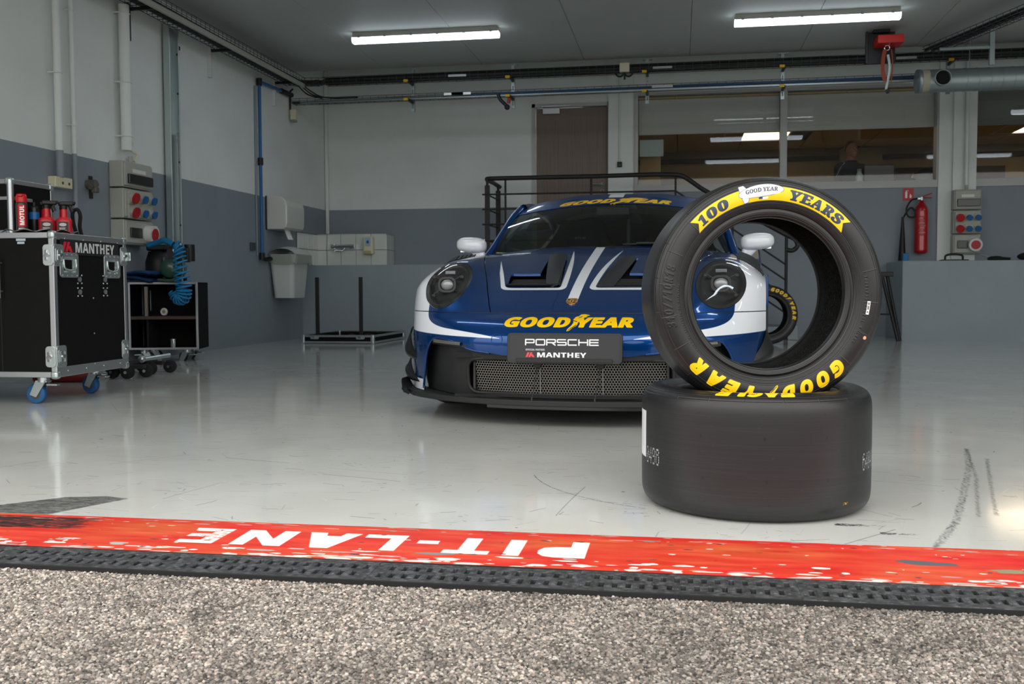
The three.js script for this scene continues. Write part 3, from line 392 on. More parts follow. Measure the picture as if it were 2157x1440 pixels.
const hoodEdge = (v) => { const k = [[5, 0.412], [6.2, 0.467], [7.2, 0.522], [8.1, 0.585], [9, 0.645], [10, 0.70], [11, 0.745], [12, 0.78]]; let i = 0; while (i < k.length - 2 && v > k[i + 1][0]) i++; return lerp(k[i][1], k[i + 1][1], (v - k[i][0]) / (k[i + 1][0] - k[i][0])); };
// livery: white wings on blue, yellow lettering; drawn once for colour and once for how metallic the paint is
const BLUE = '#003b7a', WHT = '#d9dde3', LW = 2000, LH = 900;
const fx = (x) => (x + 1) / 2 * LW, fy = (y) => (1 - (y - 0.1) / 0.9) * LH;
function frontLivery(c, col) {
  c.fillStyle = col.blue; c.fillRect(0, 0, LW, LH); c.fillStyle = col.white;
  for (const s of [-1, 1]) {
    c.beginPath(); const P = (x, y) => [fx(s * x), fy(y)];
    c.moveTo(...P(0.33, 0.436)); c.bezierCurveTo(...P(0.45, 0.458), ...P(0.55, 0.468), ...P(0.65, 0.479)); c.bezierCurveTo(...P(0.74, 0.492), ...P(0.785, 0.51), ...P(0.797, 0.56)); c.lineTo(...P(0.80, 0.60)); c.lineTo(...P(0.74, 0.66)); c.lineTo(...P(0.74, 0.78)); c.lineTo(...P(0.83, 0.80)); c.lineTo(...P(0.80, 0.865)); c.lineTo(...P(1.0, 0.90)); c.lineTo(...P(1, 0.462)); c.lineTo(...P(0.93, 0.458)); c.bezierCurveTo(...P(0.8, 0.449), ...P(0.6, 0.441), ...P(0.33, 0.434)); c.fill();
    c.beginPath(); c.rect(...P(s > 0 ? 0.82 : 1, 0.2), 0.18 / 2 * LW, 0.08 / 0.9 * LH); c.fill();
  }
  if (col.yellow) { tyreBrand(c, fx(-0.328), fy(0.4925), 0.658 / 2 * LW, 0.047 / 0.9 * LH, col.yellow, col.blue); }
}
const mColour = { blue: BLUE, white: WHT, yellow: '#f2c200' }, mMetal = { blue: '#000099', white: '#000000', yellow: '#000000' };
const paint = (draw, w, h) => M(0xffffff, 0.24, 1, { map: canvasTex(w, h, (c) => draw(c, mColour)), metalnessMap: canvasTex(w, h, (c) => draw(c, mMetal), false), clearcoat: 0.8, clearcoatRoughness: 0.02, specularIntensity: 0.15 });
const mFront = paint(frontLivery, LW, LH);
const HX = 1000, hx = (x) => (x + 0.85) / 1.7 * HX, hz = (z) => (z + 0.75) / 1.7 * HX; // canvas y grows towards the nose
const VENT = [[0.385, 0.505], [0.41, 0.30], [0.40, 0.281], [0.248, 0.277], [0.262, -0.055], [0.168, -0.055], [0.118, 0.25], [0.095, 0.51]];
function hoodLivery(c, col) {
  c.fillStyle = col.blue; c.fillRect(0, 0, HX, HX); c.fillStyle = col.white; const o = -0.012;
  c.fillRect(hx(o - 0.028), hz(-0.75), 0.056 / 1.7 * HX, hz(0.675) - hz(-0.75));
  for (const s of [-1, 1]) { // frame of the air outlet: thin tips to the rear
    const P = (x, z) => [hx(o + s * x), hz(z)]; c.beginPath();
    c.moveTo(...P(0.152, -0.29)); c.bezierCurveTo(...P(0.095, 0.0), ...P(0.07, 0.3), ...P(0.062, 0.49)); c.quadraticCurveTo(...P(0.058, 0.548), ...P(0.10, 0.55)); c.lineTo(...P(0.375, 0.55)); c.quadraticCurveTo(...P(0.413, 0.548), ...P(0.422, 0.50)); c.lineTo(...P(0.478, 0.29)); c.lineTo(...P(0.535, 0.02));
    c.lineTo(...P(0.455, 0.29)); c.lineTo(...P(0.40, 0.49)); c.quadraticCurveTo(...P(0.39, 0.519), ...P(0.36, 0.52)); c.lineTo(...P(0.12, 0.52)); c.quadraticCurveTo(...P(0.094, 0.52), ...P(0.094, 0.49)); c.bezierCurveTo(...P(0.105, 0.25), ...P(0.125, 0.0), ...P(0.152, -0.29)); c.fill();
  }
}
const mHood = paint(hoodLivery, HX, HX), mBlue = M(BLUE, 0.24, 0.6, { specularIntensity: 0.15, clearcoat: 0.8, clearcoatRoughness: 0.03 }), mWhitePaint = M(WHT, 0.35, 0, { clearcoat: 1, clearcoatRoughness: 0.03 });
const mPlastic = M('#191a1b', 0.62), mPlasticG = M('#141516', 0.35), mGlassClear = M('#ffffff', 0.0, 0, { transmission: 1, thickness: 0, ior: 1.5 }), mScreen = M('#b7c2bd', 0.0, 0, { transmission: 1, thickness: 0 }), mSideGlass = M('#7f8f88', 0.0, 0, { transmission: 1, thickness: 0 });
const frontUV = (q) => [(q[0] + 1) / 2, (q[1] - 0.1) / 0.9], hoodUV = (q) => [(q[0] + 0.85) / 1.7, 1 - (q[2] + 0.75) / 1.7];
const prismZ = (pts, z0, z1) => ext(pts, z1 - z0).translate(0, 0, z0);
const prismY = (pts, y0, y1) => { const s = pts.map(([x, z]) => [x, -z]); return ext(s, y1 - y0).rotateX(-Math.PI / 2).translate(0, y0, 0); };
const ellipse = (cx, cy, a, b, n = 48) => Array.from({ length: n }, (_, i) => [cx + a * Math.cos(i / n * 2 * Math.PI), cy + b * Math.sin(i / n * 2 * Math.PI)]);
const OPEN = [[0, 0.352], [0.316, 0.351], [0.385, 0.362], [0.47, 0.371], [0.52, 0.383], [0.56, 0.40], [0.62, 0.417], [0.70, 0.427], [0.735, 0.418], [0.757, 0.395], [0.783, 0.345], [0.811, 0.227], [0.822, 0.18], [0.828, 0.05]];
const openPoly = [...OPEN, ...OPEN.slice(1).reverse().map(([x, y]) => [-x, y])];
{ // bumper skin with the wide mouth cut out
  const g = slab((u, v) => body(lerp(-0.955, 0.955, u), lerp(0, 4.965, v)), 110, 50, 0.012, frontUV);
  part(car, 'front_bumper', csg(g, prismZ(openPoly, 0.3, 1.2), SUBTRACTION), mFront, 'blue bumper with white wings and yellow lettering');
  // rounded edge of the mouth
  for (const s of [-1, 1]) part(car, 'mouth_edge', hose(OPEN.slice(2).map(([x, y]) => { const p = bodyXY(x, Math.max(y, 0.141)); return [s * p[0], y < 0.16 ? 0.15 : p[1], p[2] - 0.004]; }), 0.0065, 60, 8), mBlue);
}
{ // hood
  let g = slab((u, v) => { const r = lerp(5.04, 11.1, v); return body(lerp(-1, 1, u) * (hoodEdge(r) - 0.002), r); }, 90, 80, 0.012, hoodUV);
  for (const s of [-1, 1]) g = csg(g, prismY((s > 0 ? VENT : VENT.map(([x, z]) => [-x, z])).map(([x, z]) => [x - 0.012, z]), 0.5, 1.1), SUBTRACTION);
  const hood = part(car, 'hood', g, mHood, 'blue hood with white stripe and two black air outlets');
  for (const s of [-1, 1]) { // black outlet: sunken floor, raised inner fin, lip
    const at = (x, z, d) => { const p = bodyXZ(Math.abs(x) < 0.01 ? 0.01 : Math.abs(x), z); return [s * x - 0.012, p[1] + d, z]; };
    const floorG = gridGeo((u, v) => { const z = lerp(0.53, -0.08, v), x = lerp(0.085, 0.425, u); return at(x, z, -0.014 - 0.05 * smooth(0.5, 0.25, z)); }, 16, 16);
    const o = part(hood, 'air_outlet', floorG, mPlastic, 'black air outlet');
    part(hood, 'outlet_fin', merge([slab((u, v) => { const z = lerp(0.5, -0.05, v), x = lerp(0.098 + 0.06 * v, 0.155 + 0.095 * v ** 0.7, u); return at(x, z, 0.004 + 0.012 * Math.sin(u * Math.PI) * v - 0.03 * u * (1 - v)); }, 8, 16, 0.02), slab((u, v) => { const x = lerp(0.12, 0.392, u), z = lerp(0.506, 0.40, v); return at(x, z, 0.002 - 0.045 * v); }, 12, 6, 0.015)]), mPlastic);
    part(hood, 'outlet_grille', merge(Array.from({ length: 5 }, (_, i) => { const a = at(0.16, 0.385 - i * 0.022, -0.03), b = at(0.40, 0.385 - i * 0.022, -0.03); return rod(a, b, 0.004, 6); })), mBlack);
  }
  const shield = ext([[-0.026, 0.03], [-0.028, 0.0], [-0.02, -0.022], [0, -0.036], [0.02, -0.022], [0.028, 0], [0.026, 0.03], [0, 0.034]], 0.003, 0.0012); { const p = shield.attributes.position, u = shield.attributes.uv; for (let i = 0; i < p.count; i++) u.setXY(i, (p.getX(i) + 0.03) / 0.06, (p.getY(i) + 0.038) / 0.076); }
  const crestTex = canvasTex(120, 152, (c) => { c.fillStyle = '#c9974f'; c.fillRect(0, 0, 120, 152); c.fillStyle = '#8e1f17'; for (const [x, y] of [[62, 24], [4, 84]]) for (let i = 0; i < 3; i++) c.fillRect(x, y + i * 20, 54, 9); c.fillStyle = '#2a1a10'; for (const [x, y] of [[4, 24], [62, 84]]) { c.beginPath(); c.arc(x + 26, y + 20, 13, 0, 7); c.fill(); } c.fillStyle = '#e3c07a'; c.fillRect(40, 48, 40, 52); c.fillStyle = '#20150d'; c.fillRect(54, 56, 12, 36); c.strokeStyle = '#e8d09a'; c.lineWidth = 6; c.strokeRect(4, 4, 112, 140); });
  const cp = bodyXZ(0.01, 0.712), em = part(car, 'bonnet_crest', shield, M(0xffffff, 0.3, 0.6, { map: crestTex, clearcoat: 1 }), 'small gold crest'); em.position.set(-0.012, cp[1] + 0.003, 0.712); em.rotation.x = -64 * D2R;
}
// front fenders with headlights
const HCX = 0.728, HCY = 0.702, HA = 0.127, HB = 0.127;
for (const s of [-1, 1]) {
  const g = slab((u, v) => { const r = lerp(5.04, 11.75, v), x = lerp(hoodEdge(r) + 0.003, 0.955, s > 0 ? u : 1 - u); return body(s * x, r); }, 44, 90, 0.012, frontUV);
  const fd = part(car, 'front_fender', csg(g, prismZ(ellipse(s * HCX, HCY, HA, HB), 0.1, 1), SUBTRACTION), mFront, 'blue fender with white outer side');
  const hl = new THREE.Group(); hl.name = 'headlight'; hl.userData.label = 'round black headlight behind clear glass'; car.add(hl);
    const onRim = (k, d) => (a) => { const p = bodyXY(HCX + HA * k * Math.cos(a), HCY + HB * k * Math.sin(a)); return [s * p[0], p[1], p[2] + d]; };
  part(hl, 'lens', gridGeo((u, v) => onRim(0.985 * v + 0.0005, -0.001)(u * 2 * Math.PI), 64, 14), mGlassClear);
  part(hl, 'bezel', gridGeo((u, v) => { const k = lerp(0.985, 0.86, v), p = onRim(k, -0.008 - 0.016 * v)(u * 2 * Math.PI); return p; }, 64, 4), M('#0a0909', 0.3), 'glossy black bezel');
  part(hl, 'bowl', gridGeo((u, v) => onRim(0.87 * (1 - v) + 0.001, -0.026 - 0.075 * Math.sqrt(1 - (1 - v) ** 2))(u * 2 * Math.PI), 48, 10), M('#060606', 0.45));
  const c0 = bodyXY(HCX, HCY), zf = c0[2] - 0.055, X = s * HCX, sil = M('#6a6e71', 0.25, 0.8);
  part(hl, 'projector_ring', [ext(rrect(0.098, 0.082, 0.034, 6), 0.02, 0.002, [rrect(0.08, 0.064, 0.026, 6)]).translate(X, HCY, zf)], M('#3a3a3a', 0.3, 0.6));
  part(hl, 'projector_lens', new THREE.SphereGeometry(1, 24, 16).scale(0.036, 0.029, 0.018).translate(X, HCY, zf + 0.014), M('#8d9294', 0.15, 0.3), 'pale oval projector lens');
  for (const [dx, dy, w, h] of [[0, 0.066, 0.06, 0.022], [0, -0.066, 0.06, 0.022]]) part(hl, 'led_module', rbox(w, h, 0.02, X + dx, HCY + dy, zf - (dy > 0 ? 0.05 : -0.01), 0.005, 1), dy < 0 && s > 0 ? M('#c9c49a', 0.25, 0.5) : sil, 'small lamp module');
  for (const a of [38, 142, 218, 322]) { const q = [X + 0.052 * Math.cos(a * D2R), HCY + 0.046 * Math.sin(a * D2R), zf + 0.008], e = [X + 0.098 * Math.cos(a * D2R), HCY + 0.082 * Math.sin(a * D2R), zf - 0.02 * Math.sin(a * D2R) + 0.004]; part(hl, 'light_strut', merge([rod(q, e, 0.0045, 6), rbox(0.022, 0.016, 0.012, e[0], e[1] - 0.008, e[2], 0.003, 1)]), M('#26282a', 0.5, 0.2)); }
  // black louvre panel on top of the fender
  const lv = part(fd, 'louvre_panel', slab((u, v) => { const x = lerp(0.815 - 0.03 * v, 0.95, s > 0 ? u : 1 - u), p = body(s * x, lerp(8.55, 10.9, v)); return [p[0], p[1] + 0.006, p[2]]; }, 14, 24, 0.008), mPlastic, 'black fender louvres');
  for (let i = 0; i < 5; i++) part(lv, 'louvre', slab((u, v) => { const p = body(s * lerp(0.815, 0.935, s > 0 ? u : 1 - u), 8.9 + i * 0.38 + v * 0.3); return [p[0], p[1] + 0.008 + 0.02 * v, p[2]]; }, 8, 3, 0.006), mPlastic);
  // black blade and blue flare behind the wheel arch
  part(car, 'arch_blade', ext([[0.42, 0.14], [0.40, 0.40], [0.41, 0.575], [0.50, 0.575], [0.52, 0.14]], 0.03, 0.006).rotateY(Math.PI / 2).translate(s * 0.965 - 0.015, 0, 0), mPlastic, 'black vertical blade behind the wheel');
  part(car, 'arch_flare', ext([[0.40, 0.575], [0.40, 0.74], [0.50, 0.755], [0.53, 0.575]], 0.03, 0.006).rotateY(Math.PI / 2).translate(s * 0.966 - 0.015, 0, 0), mBlue);
}
{ // mouth: black surround, grille, splitter
  const deep = (x) => 0.014 + 0.085 * smooth(0.56, 0.80, Math.abs(x)), surf = (x, y, d) => { const p = bodyXY(Math.abs(x), y); return [x, y, p[2] - d]; };
  const g = slab((u, v) => { const x = lerp(-0.835, 0.835, u), y = lerp(0.141, 0.44, v); return surf(x, y, deep(x) + 0.012 * smooth(0.3, 0.44, y) * smooth(0.5, 0.7, Math.abs(x))); }, 90, 30, 0.012);
  part(car, 'mouth_surround', csg(g, prismZ(rrect(1.03, 0.172, 0.05, 6).map(([x, y]) => [x, y + 0.244]), 0.5, 1.3), SUBTRACTION), mPlastic, 'black plastic mouth surround');
  part(car, 'mouth_lip', hose(rrect(1.03, 0.172, 0.05, 5).map(([x, y]) => surf(x, y + 0.244, deep(x) - 0.002)), 0.009, 120, 8, true), mPlastic);
  part(car, 'mouth_box', [span(-0.58, 0.58, 0.13, 0.36, 0.60, 0.64), span(-0.58, 0.58, 0.335, 0.36, 0.6, 0.9), span(-0.58, 0.58, 0.135, 0.15, 0.6, 0.9)], mBlackMatt);
  // honeycomb radiator screen: each cell a real opening
  const cells = [], pitch = 0.0142, rH = pitch / Math.sqrt(3), ringP = (k) => Array.from({ length: 6 }, (_, i) => [rH * k * Math.cos((i * 60 + 30) * D2R), rH * k * Math.sin((i * 60 + 30) * D2R)]);
  const hexG = ext(ringP(1.0), 0.002, 0, [ringP(0.74)]); let r = 0;
  for (let y = 0.162; y < 0.333; y += rH * 1.5, r++) for (let x = -0.478 + (r % 2) * pitch / 2; x < 0.48; x += pitch) cells.push(hexG.clone().translate(x, y, bodyXY(Math.abs(x), y)[2] - 0.055));
  const scr = part(car, 'radiator_screen', cells, M('#6f6c66', 0.4, 0.75), 'bronze grey honeycomb screen'); scr.userData.kind = 'stuff';
  for (const s of [-1, 1]) part(car, 'screen_edge', [rbox(0.014, 0.175, 0.03, s * 0.487, 0.246, bodyXY(0.487, 0.25)[2] - 0.05, 0.003, 1)], mPlasticG);
  for (const x of [-0.145, 0.165]) { const z = bodyXY(Math.abs(x), 0.3)[2]; part(car, 'screen_bracket', [ext([[-0.02, 0.03], [-0.02, -0.008], [-0.014, -0.024], [0, -0.03], [0.014, -0.024], [0.02, -0.008], [0.02, 0.03]], 0.012, 0.002).translate(x, 0.318, z - 0.05)], mBlack); part(car, 'splitter_stay', [rod([x, 0.292, z - 0.03], [x - 0.018, 0.135, z + 0.012], 0.0032, 6), rod([x - 0.018, 0.15, z + 0.009], [x - 0.018, 0.128, z + 0.013], 0.004, 8, 0.009)], M('#26282a', 0.4, 0.5), 'thin splitter stay'); part(car, 'screen_seam', rod([x + 0.012, 0.29, z - 0.05], [x + 0.014, 0.162, z - 0.05], 0.0018, 6), mSteel); }
  // splitter: flat blade following the nose, upturned ends
  const front = [], back = []; for (let i = 0; i <= 40; i++) { const x = lerp(-0.985, 0.985, i / 40), ax = Math.min(Math.abs(x), 0.954), z = body(ax, 0)[2] + 0.055 + 0.03 * smooth(0.75, 0.98, Math.abs(x)); front.push([x, -z]); back.unshift([x, -(z - 0.22)]); }
  part(car, 'splitter', [ext([...front, ...back], 0.02, 0.004).rotateX(-Math.PI / 2).translate(0, 0.112, 0)], mPlastic, 'black front splitter');
  part(car, 'splitter_lip', hose(front.map(([x, nz]) => [x * 0.995, 0.128, -nz - 0.035]), 0.011, 80, 8), mPlasticG);
  const f2 = front.filter(([x]) => Math.abs(x) < 0.42), skid = [...f2.map(([x, z]) => [x, z + 0.008]), ...[...f2].reverse().map(([x, z]) => [x, z + 0.15])]; part(car, 'skid_strip', ext(skid, 0.014, 0.003).rotateX(-Math.PI / 2).translate(0, 0.094, 0), mPlasticG);
  for (const s of [-1, 1]) {
    part(car, 'splitter_end', slab((u, v) => { const z = lerp(0.66, 0.40, u), out = 0.955 + 0.04 * Math.sin(v * Math.PI / 2) - 0.05 * smooth(0.5, 0.68, z); return [s * out, 0.115 + 0.075 * v * (0.45 + 0.55 * smooth(0.66, 0.5, z)), z]; }, 12, 6, 0.008 * s), mPlastic, 'upturned splitter end');
    // two dive planes on the corner
    for (const [y, len] of [[0.315, 0.155], [0.195, 0.125]]) { // scoop: starts flush at the front, opens to the rear
      const rear = new THREE.CatmullRomCurve3([[0.905, -0.012], [0.955, -0.012], [0.99, 0.012], [0.998, 0.05], [0.982, 0.6 * len], [0.958, len]].map(([x, q]) => V(x, y + q, 0.405)), false, 'centripetal');
      part(car, 'dive_plane', slab((u, v) => { const e = rear.getPoint(v), z = lerp(0.60, 0.405, u), bxx = lerp(0.862, 0.955, (0.60 - z) / 0.18); const k = smooth(0, 1, u) ** 0.8; return [s * lerp(Math.min(0.957, bxx), Math.max(e.x, Math.min(0.957, bxx)), k), lerp(y - 0.012, e.y, k), z]; }, 16, 20, 0.005), mPlasticG, 'black dive plane');
    }
    part(car, 'indicator_bar', merge([slab((u, v) => { const x = lerp(0.515, 0.735, u), y = lerp(0.385, 0.418, v) + 0.012 * u; return [s * x, y, bodyXY(x, y)[2] + 0.004 - 0.01 * v]; }, 16, 4, 0.03 * s)]), mPlasticG, 'black indicator bar');
    part(car, 'indicator_lens', hose([0.545, 0.6, 0.66, 0.715].map((x) => { const y = 0.402 + 0.06 * (x - 0.545); return [s * x, y, bodyXY(x, y)[2] + 0.004]; }), 0.010, 20, 8), M('#77746f', 0.25, 0.6));
  }
  const tow = bodyXY(0.344, 0.428); part(car, 'tow_cover', new THREE.TorusGeometry(0.03, 0.0012, 6, 32).rotateY(-0.22).translate(-tow[0], tow[1], tow[2] + 0.001), mBlue);
  part(car, 'corner_gap', [0].map(() => hose(Array.from({ length: 24 }, (_, i) => { const x = lerp(-0.93, 0.93, i / 23), p = body(x, 4.99); return [p[0], p[1], p[2] - 0.008]; }), 0.004, 60, 6)), mBlack, 'dark joint under the hood');
}
{ // number plate panel
  const p = new THREE.Group(); p.name = 'plate_holder'; car.add(p); p.position.set(0.002, 0.391, 1.012); p.rotation.x = -3 * D2R;
  part(p, 'holder', [ext(rrect(0.556, 0.142, 0.018, 5), 0.018, 0.003).translate(0, 0, -0.014)], mPlasticG, 'black plate frame');
  part(p, 'lower_rail', [rbox(0.47, 0.02, 0.012, 0, -0.058, 0.006, 0.003, 1)], mPlastic);
  const tex = canvasTex(1600, 360, (c, w, h) => {
    c.fillStyle = '#202124'; c.fillRect(0, 0, w, h); c.strokeStyle = '#e4e6ea'; c.lineWidth = 19; c.lineJoin = 'round';
    // wide squared letters of the maker's name
    const x0 = 232, y0 = 62, H = 78, Wd = 126, st = 157, L = (i, segs) => { c.beginPath(); for (const s of segs) s.forEach(([x, y], k) => (k ? c.lineTo(x0 + i * st + x * Wd, y0 + y * H) : c.moveTo(x0 + i * st + x * Wd, y0 + y * H))); c.stroke(); };
    L(0, [[[0, 1.1], [0, 0], [0.95, 0], [1, 0.06], [1, 0.54], [0.95, 0.6], [0, 0.6]]]); L(1, [[[0.05, 0], [0.95, 0], [1, 0.08], [1, 0.92], [0.95, 1], [0.05, 1], [0, 0.92], [0, 0.08], [0.05, 0]]]); L(2, [[[0, 1.1], [0, 0], [0.95, 0], [1, 0.06], [1, 0.5], [0.95, 0.56], [0, 0.56]], [[0.6, 0.56], [1.02, 1.08]]]); L(3, [[[1, 0], [0.05, 0], [0, 0.06], [0, 0.44], [0.05, 0.5], [0.95, 0.5], [1, 0.56], [1, 0.94], [0.95, 1], [0, 1]]]); L(4, [[[1, 0], [0.05, 0], [0, 0.08], [0, 0.92], [0.05, 1], [1, 1]]]); L(5, [[[0, -0.1], [0, 1.1]], [[1, -0.1], [1, 1.1]], [[0, 0.5], [1, 0.5]]]); L(6, [[[1.03, 0], [0, 0], [0, 1], [1.03, 1]], [[0, 0.5], [1, 0.5]]]);
    fatText(c, 'OFFICIAL PARTNER', 232, 225, 38, '#d6d8dc', { font: 'sans-serif', sx: 0.82 }); teamMark(c, 232, 322, 70, '#e8eaee', '#e8424e', 1.58);
  });
  part(p, 'plate', [new THREE.PlaneGeometry(0.532, 0.118).translate(0, 0.004, 0.0075)], M(0xffffff, 0.4, 0, { map: tex }), 'dark plate with white lettering');
}
{ // cabin glass, pillars, roof
  const scr = (s, t) => { const b = [0.755 * s, 0.928 - 0.028 * s * s, -0.385 - 0.225 * s * s], e = [0.635 * s, 1.286 - 0.062 * s * s, -1.0 - 0.08 * s * s], bu = 0.035 * Math.sin(t * Math.PI); return [lerp(b[0], e[0], t), lerp(b[1], e[1], t) + bu, lerp(b[2], e[2], t) + bu * 0.5]; };
  part(car, 'windscreen', gridGeo((u, v) => scr(lerp(-1, 1, u), v * 0.80), 40, 16), mScreen, 'tinted windscreen');
  const banTex = (col) => (c) => { c.fillStyle = col.blue; c.fillRect(0, 0, 1600, 240); tyreBrand(c, 318, 195, 964, 142, col.yellow, col.blue); };
  const mBan = M(0xffffff, 0.36, 1, { map: canvasTex(1600, 240, banTex(mColour)), metalnessMap: canvasTex(1600, 240, banTex(mMetal), false), clearcoat: 0.55, clearcoatRoughness: 0.03, specularIntensity: 0.15 });
  part(car, 'windscreen_banner', slab((u, v) => { const p = scr(lerp(-1, 1, u), lerp(0.79, 1.0, v)); return [p[0], p[1] + 0.003, p[2] + 0.003]; }, 40, 8, 0.006), mBan, 'blue sun strip with yellow lettering');
  const prof = [[-1.0, 1.286, 0.635], [-1.12, 1.318, 0.645], [-1.3, 1.340, 0.65], [-1.6, 1.345, 0.645], [-2.0, 1.31, 0.62], [-2.4, 1.23, 0.58], [-2.8, 1.10, 0.54], [-3.1, 0.98, 0.52]], yc = new THREE.CatmullRomCurve3(prof.map((p) => V(...p)), false, 'centripetal');
  const roofTex = (col) => (c) => { c.fillStyle = col.blue; c.fillRect(0, 0, 512, 64); c.fillStyle = col.white; c.fillRect(256 - 20, 0, 40, 64); };
  const mRoof = M(0xffffff, 0.36, 1, { map: canvasTex(512, 64, roofTex(mColour)), metalnessMap: canvasTex(512, 64, roofTex(mMetal), false), clearcoat: 0.55, clearcoatRoughness: 0.03, specularIntensity: 0.15 });
  part(car, 'roof', slab((u, v) => { const s = lerp(-1, 1, u), p = yc.getPoint(v * 0.72); return [p.z * s, p.y - 0.055 * s * s - 0.02 * s ** 8 + 0.006 * Math.exp(-(((Math.abs(s) - 0.45) / 0.12) ** 2)), p.x - 0.08 * s * s * (1 - v)]; }, 48, 40, 0.025), mRoof, 'blue roof with white stripe');
  part(car, 'rear_deck', slab((u, v) => { const s = lerp(-1, 1, u), p = yc.getPoint(0.72 + v * 0.28); return [p.z * s, p.y - 0.055 * s * s - 0.02 * s ** 8, p.x]; }, 24, 16, 0.02), mPlasticG, 'black engine cover');
  for (const s of [-1, 1]) {
    const pil = [[0.79, 0.865, -0.60], [0.755, 0.96, -0.73], [0.715, 1.08, -0.875], [0.678, 1.19, -1.02], [0.655, 1.245, -1.13]], cv = new THREE.CatmullRomCurve3(pil.map((p) => V(s * p[0], p[1], p[2])));
    part(car, 'windscreen_pillar', slab((u, v) => { const p = cv.getPoint(v), a = u * 2 * Math.PI; return [p.x + s * 0.012 + 0.026 * Math.cos(a), p.y + 0.012 * Math.sin(a) - 0.004, p.z + 0.03 * Math.sin(a)]; }, 14, 20, 0.004), mBlue);
    part(car, 'side_window', gridGeo((u, v) => { const z = lerp(-0.78, -2.1, u), top = 1.05 + 0.17 * Math.sin(clamp((z + 0.62) / -1.75, 0, 1) * Math.PI) ; return [s * lerp(0.82, 0.66, v), lerp(0.9, Math.min(top, 1.24), v), z - 0.18 * v]; }, 20, 8), mSideGlass);
    part(car, 'cant_rail', hose([[s * 0.655, 1.235, -1.1], [s * 0.66, 1.262, -1.4], [s * 0.65, 1.262, -1.7], [s * 0.635, 1.22, -2.05], [s * 0.66, 1.1, -2.4], [s * 0.74, 0.95, -2.75]], 0.03, 40, 8), mBlue);
    // body side with both wheel arches
    const arch = (zc, r, a0, a1) => Array.from({ length: 25 }, (_, i) => { const a = lerp(a0, a1, i / 24) * D2R; return [-(zc + r * Math.cos(a)), 0.35 + r * Math.sin(a)]; });
    const side = [...arch(0, 0.385, 28, 214), [0.36, 0.13], [2.02, 0.13], ...arch(-2.457, 0.40, -32, 205), [3.0, 0.2], [3.35, 0.35], [3.42, 0.7], [3.2, 0.92], [2.4, 0.97], [1.2, 0.93], [0.62, 0.845], [0.3, 0.775], [0, 0.76], [-0.2, 0.735], [-0.34, 0.67], [-0.385, 0.60]];
    part(car, 'body_side', ext(side, 0.05, 0.012).rotateY(Math.PI / 2).translate(s > 0 ? 0.885 : -0.935, 0, 0), mBlue, 'blue body side');
    part(car, 'shoulder', slab((u, v) => { const z = lerp(-0.5, -3.2, v); return [s * lerp(0.74, 0.935, s > 0 ? u : 1 - u), lerp(0.87, 0.93, smooth(-0.5, -1.4, z)) - 0.05 * ((s > 0 ? u : 1 - u) ** 2), z]; }, 6, 20, 0.015), mBlue);
    part(car, 'sill', rbox(0.08, 0.06, 1.65, s * 0.93, 0.13, -1.2, 0.02), mPlastic);
    // mirror on its stalk
    const mr = new THREE.Group(); mr.name = 'door_mirror'; mr.userData.label = 'white door mirror'; car.add(mr); mr.position.set(s * 0.925, 0.966, -0.72);
    const shell = new THREE.SphereGeometry(1, 32, 20), sp = shell.attributes.position; for (let i = 0; i < sp.count; i++) { let x = sp.getX(i), y = sp.getY(i), z = sp.getZ(i); const q = (v, e) => Math.sign(v) * Math.abs(v) ** e; x = q(x, 0.72); y = q(y, 0.7); if (z < 0) z *= 0.25; const k = 1 - 0.2 * x * s; sp.setXYZ(i, x * 0.103, y * 0.056 * (y < 0 ? k * 0.9 : 1.0) + 0.004 * x * s, z * 0.085 * (0.85 - 0.15 * x * s)); } shell.computeVertexNormals();
    part(mr, 'mirror_shell', shell, mWhitePaint); part(mr, 'mirror_glass', rbox(0.17, 0.085, 0.004, 0, 0, -0.021, 0.002), mChrome);
    part(mr, 'mirror_foot', slab((u, v) => { const a = u * 2 * Math.PI, w = lerp(0.05, 0.035, v); return [-s * (0.035 + 0.05 * v) + w * Math.cos(a), -0.03 - 0.075 * v, w * 0.45 * Math.sin(a) + 0.01]; }, 18, 6, 0.004), mWhitePaint); part(mr, 'mirror_base', rbox(0.09, 0.03, 0.09, -s * 0.10, -0.105, 0, 0.012), mPlasticG);
    // wheels
    for (const [z, w, x] of [[0, 0.275, 0.795], [-2.457, 0.335, 0.765]]) {
      const rad = z ? 0.366 : 0.35, h = w / 2, wheel = part(car, 'wheel_tyre', lathe([[0.255, -h * 0.8], [0.28, -h * 0.98], [0.32, -h], [rad - 0.008, -h * 0.9], [rad, -h * 0.7], [rad, h * 0.7], [rad - 0.008, h * 0.9], [0.32, h], [0.28, h * 0.98], [0.255, h * 0.8]], 48).rotateZ(Math.PI / 2), mRubber, 'black road tyre'); wheel.position.set(s * x, rad, z);
      part(wheel, 'rim', lathe([[0.02, h * 0.55], [0.06, h * 0.6], [0.07, h * 0.45], [0.235, h * 0.5], [0.258, h * 0.82], [0.262, h * 0.7], [0.24, -h * 0.7], [0.24, -h * 0.75]], 40).rotateZ(-s * Math.PI / 2), M('#232425', 0.35, 0.8)); const sp2 = []; for (let k = 0; k < 10; k++) sp2.push(rbox(0.02, 0.17, 0.028, 0, 0.155, 0, 0.006, 1).rotateX(k * 36 * D2R).translate(s * h * 0.55, 0, 0)); part(wheel, 'spokes', sp2, M('#2c2d2f', 0.35, 0.8));
    }
    part(car, 'arch_liner', [new THREE.CylinderGeometry(0.40, 0.40, 0.40, 28, 1, true, 0, Math.PI).rotateZ(Math.PI / 2).rotateX(0).translate(s * 0.73, 0.35, 0)], mBlackMatt);
  }
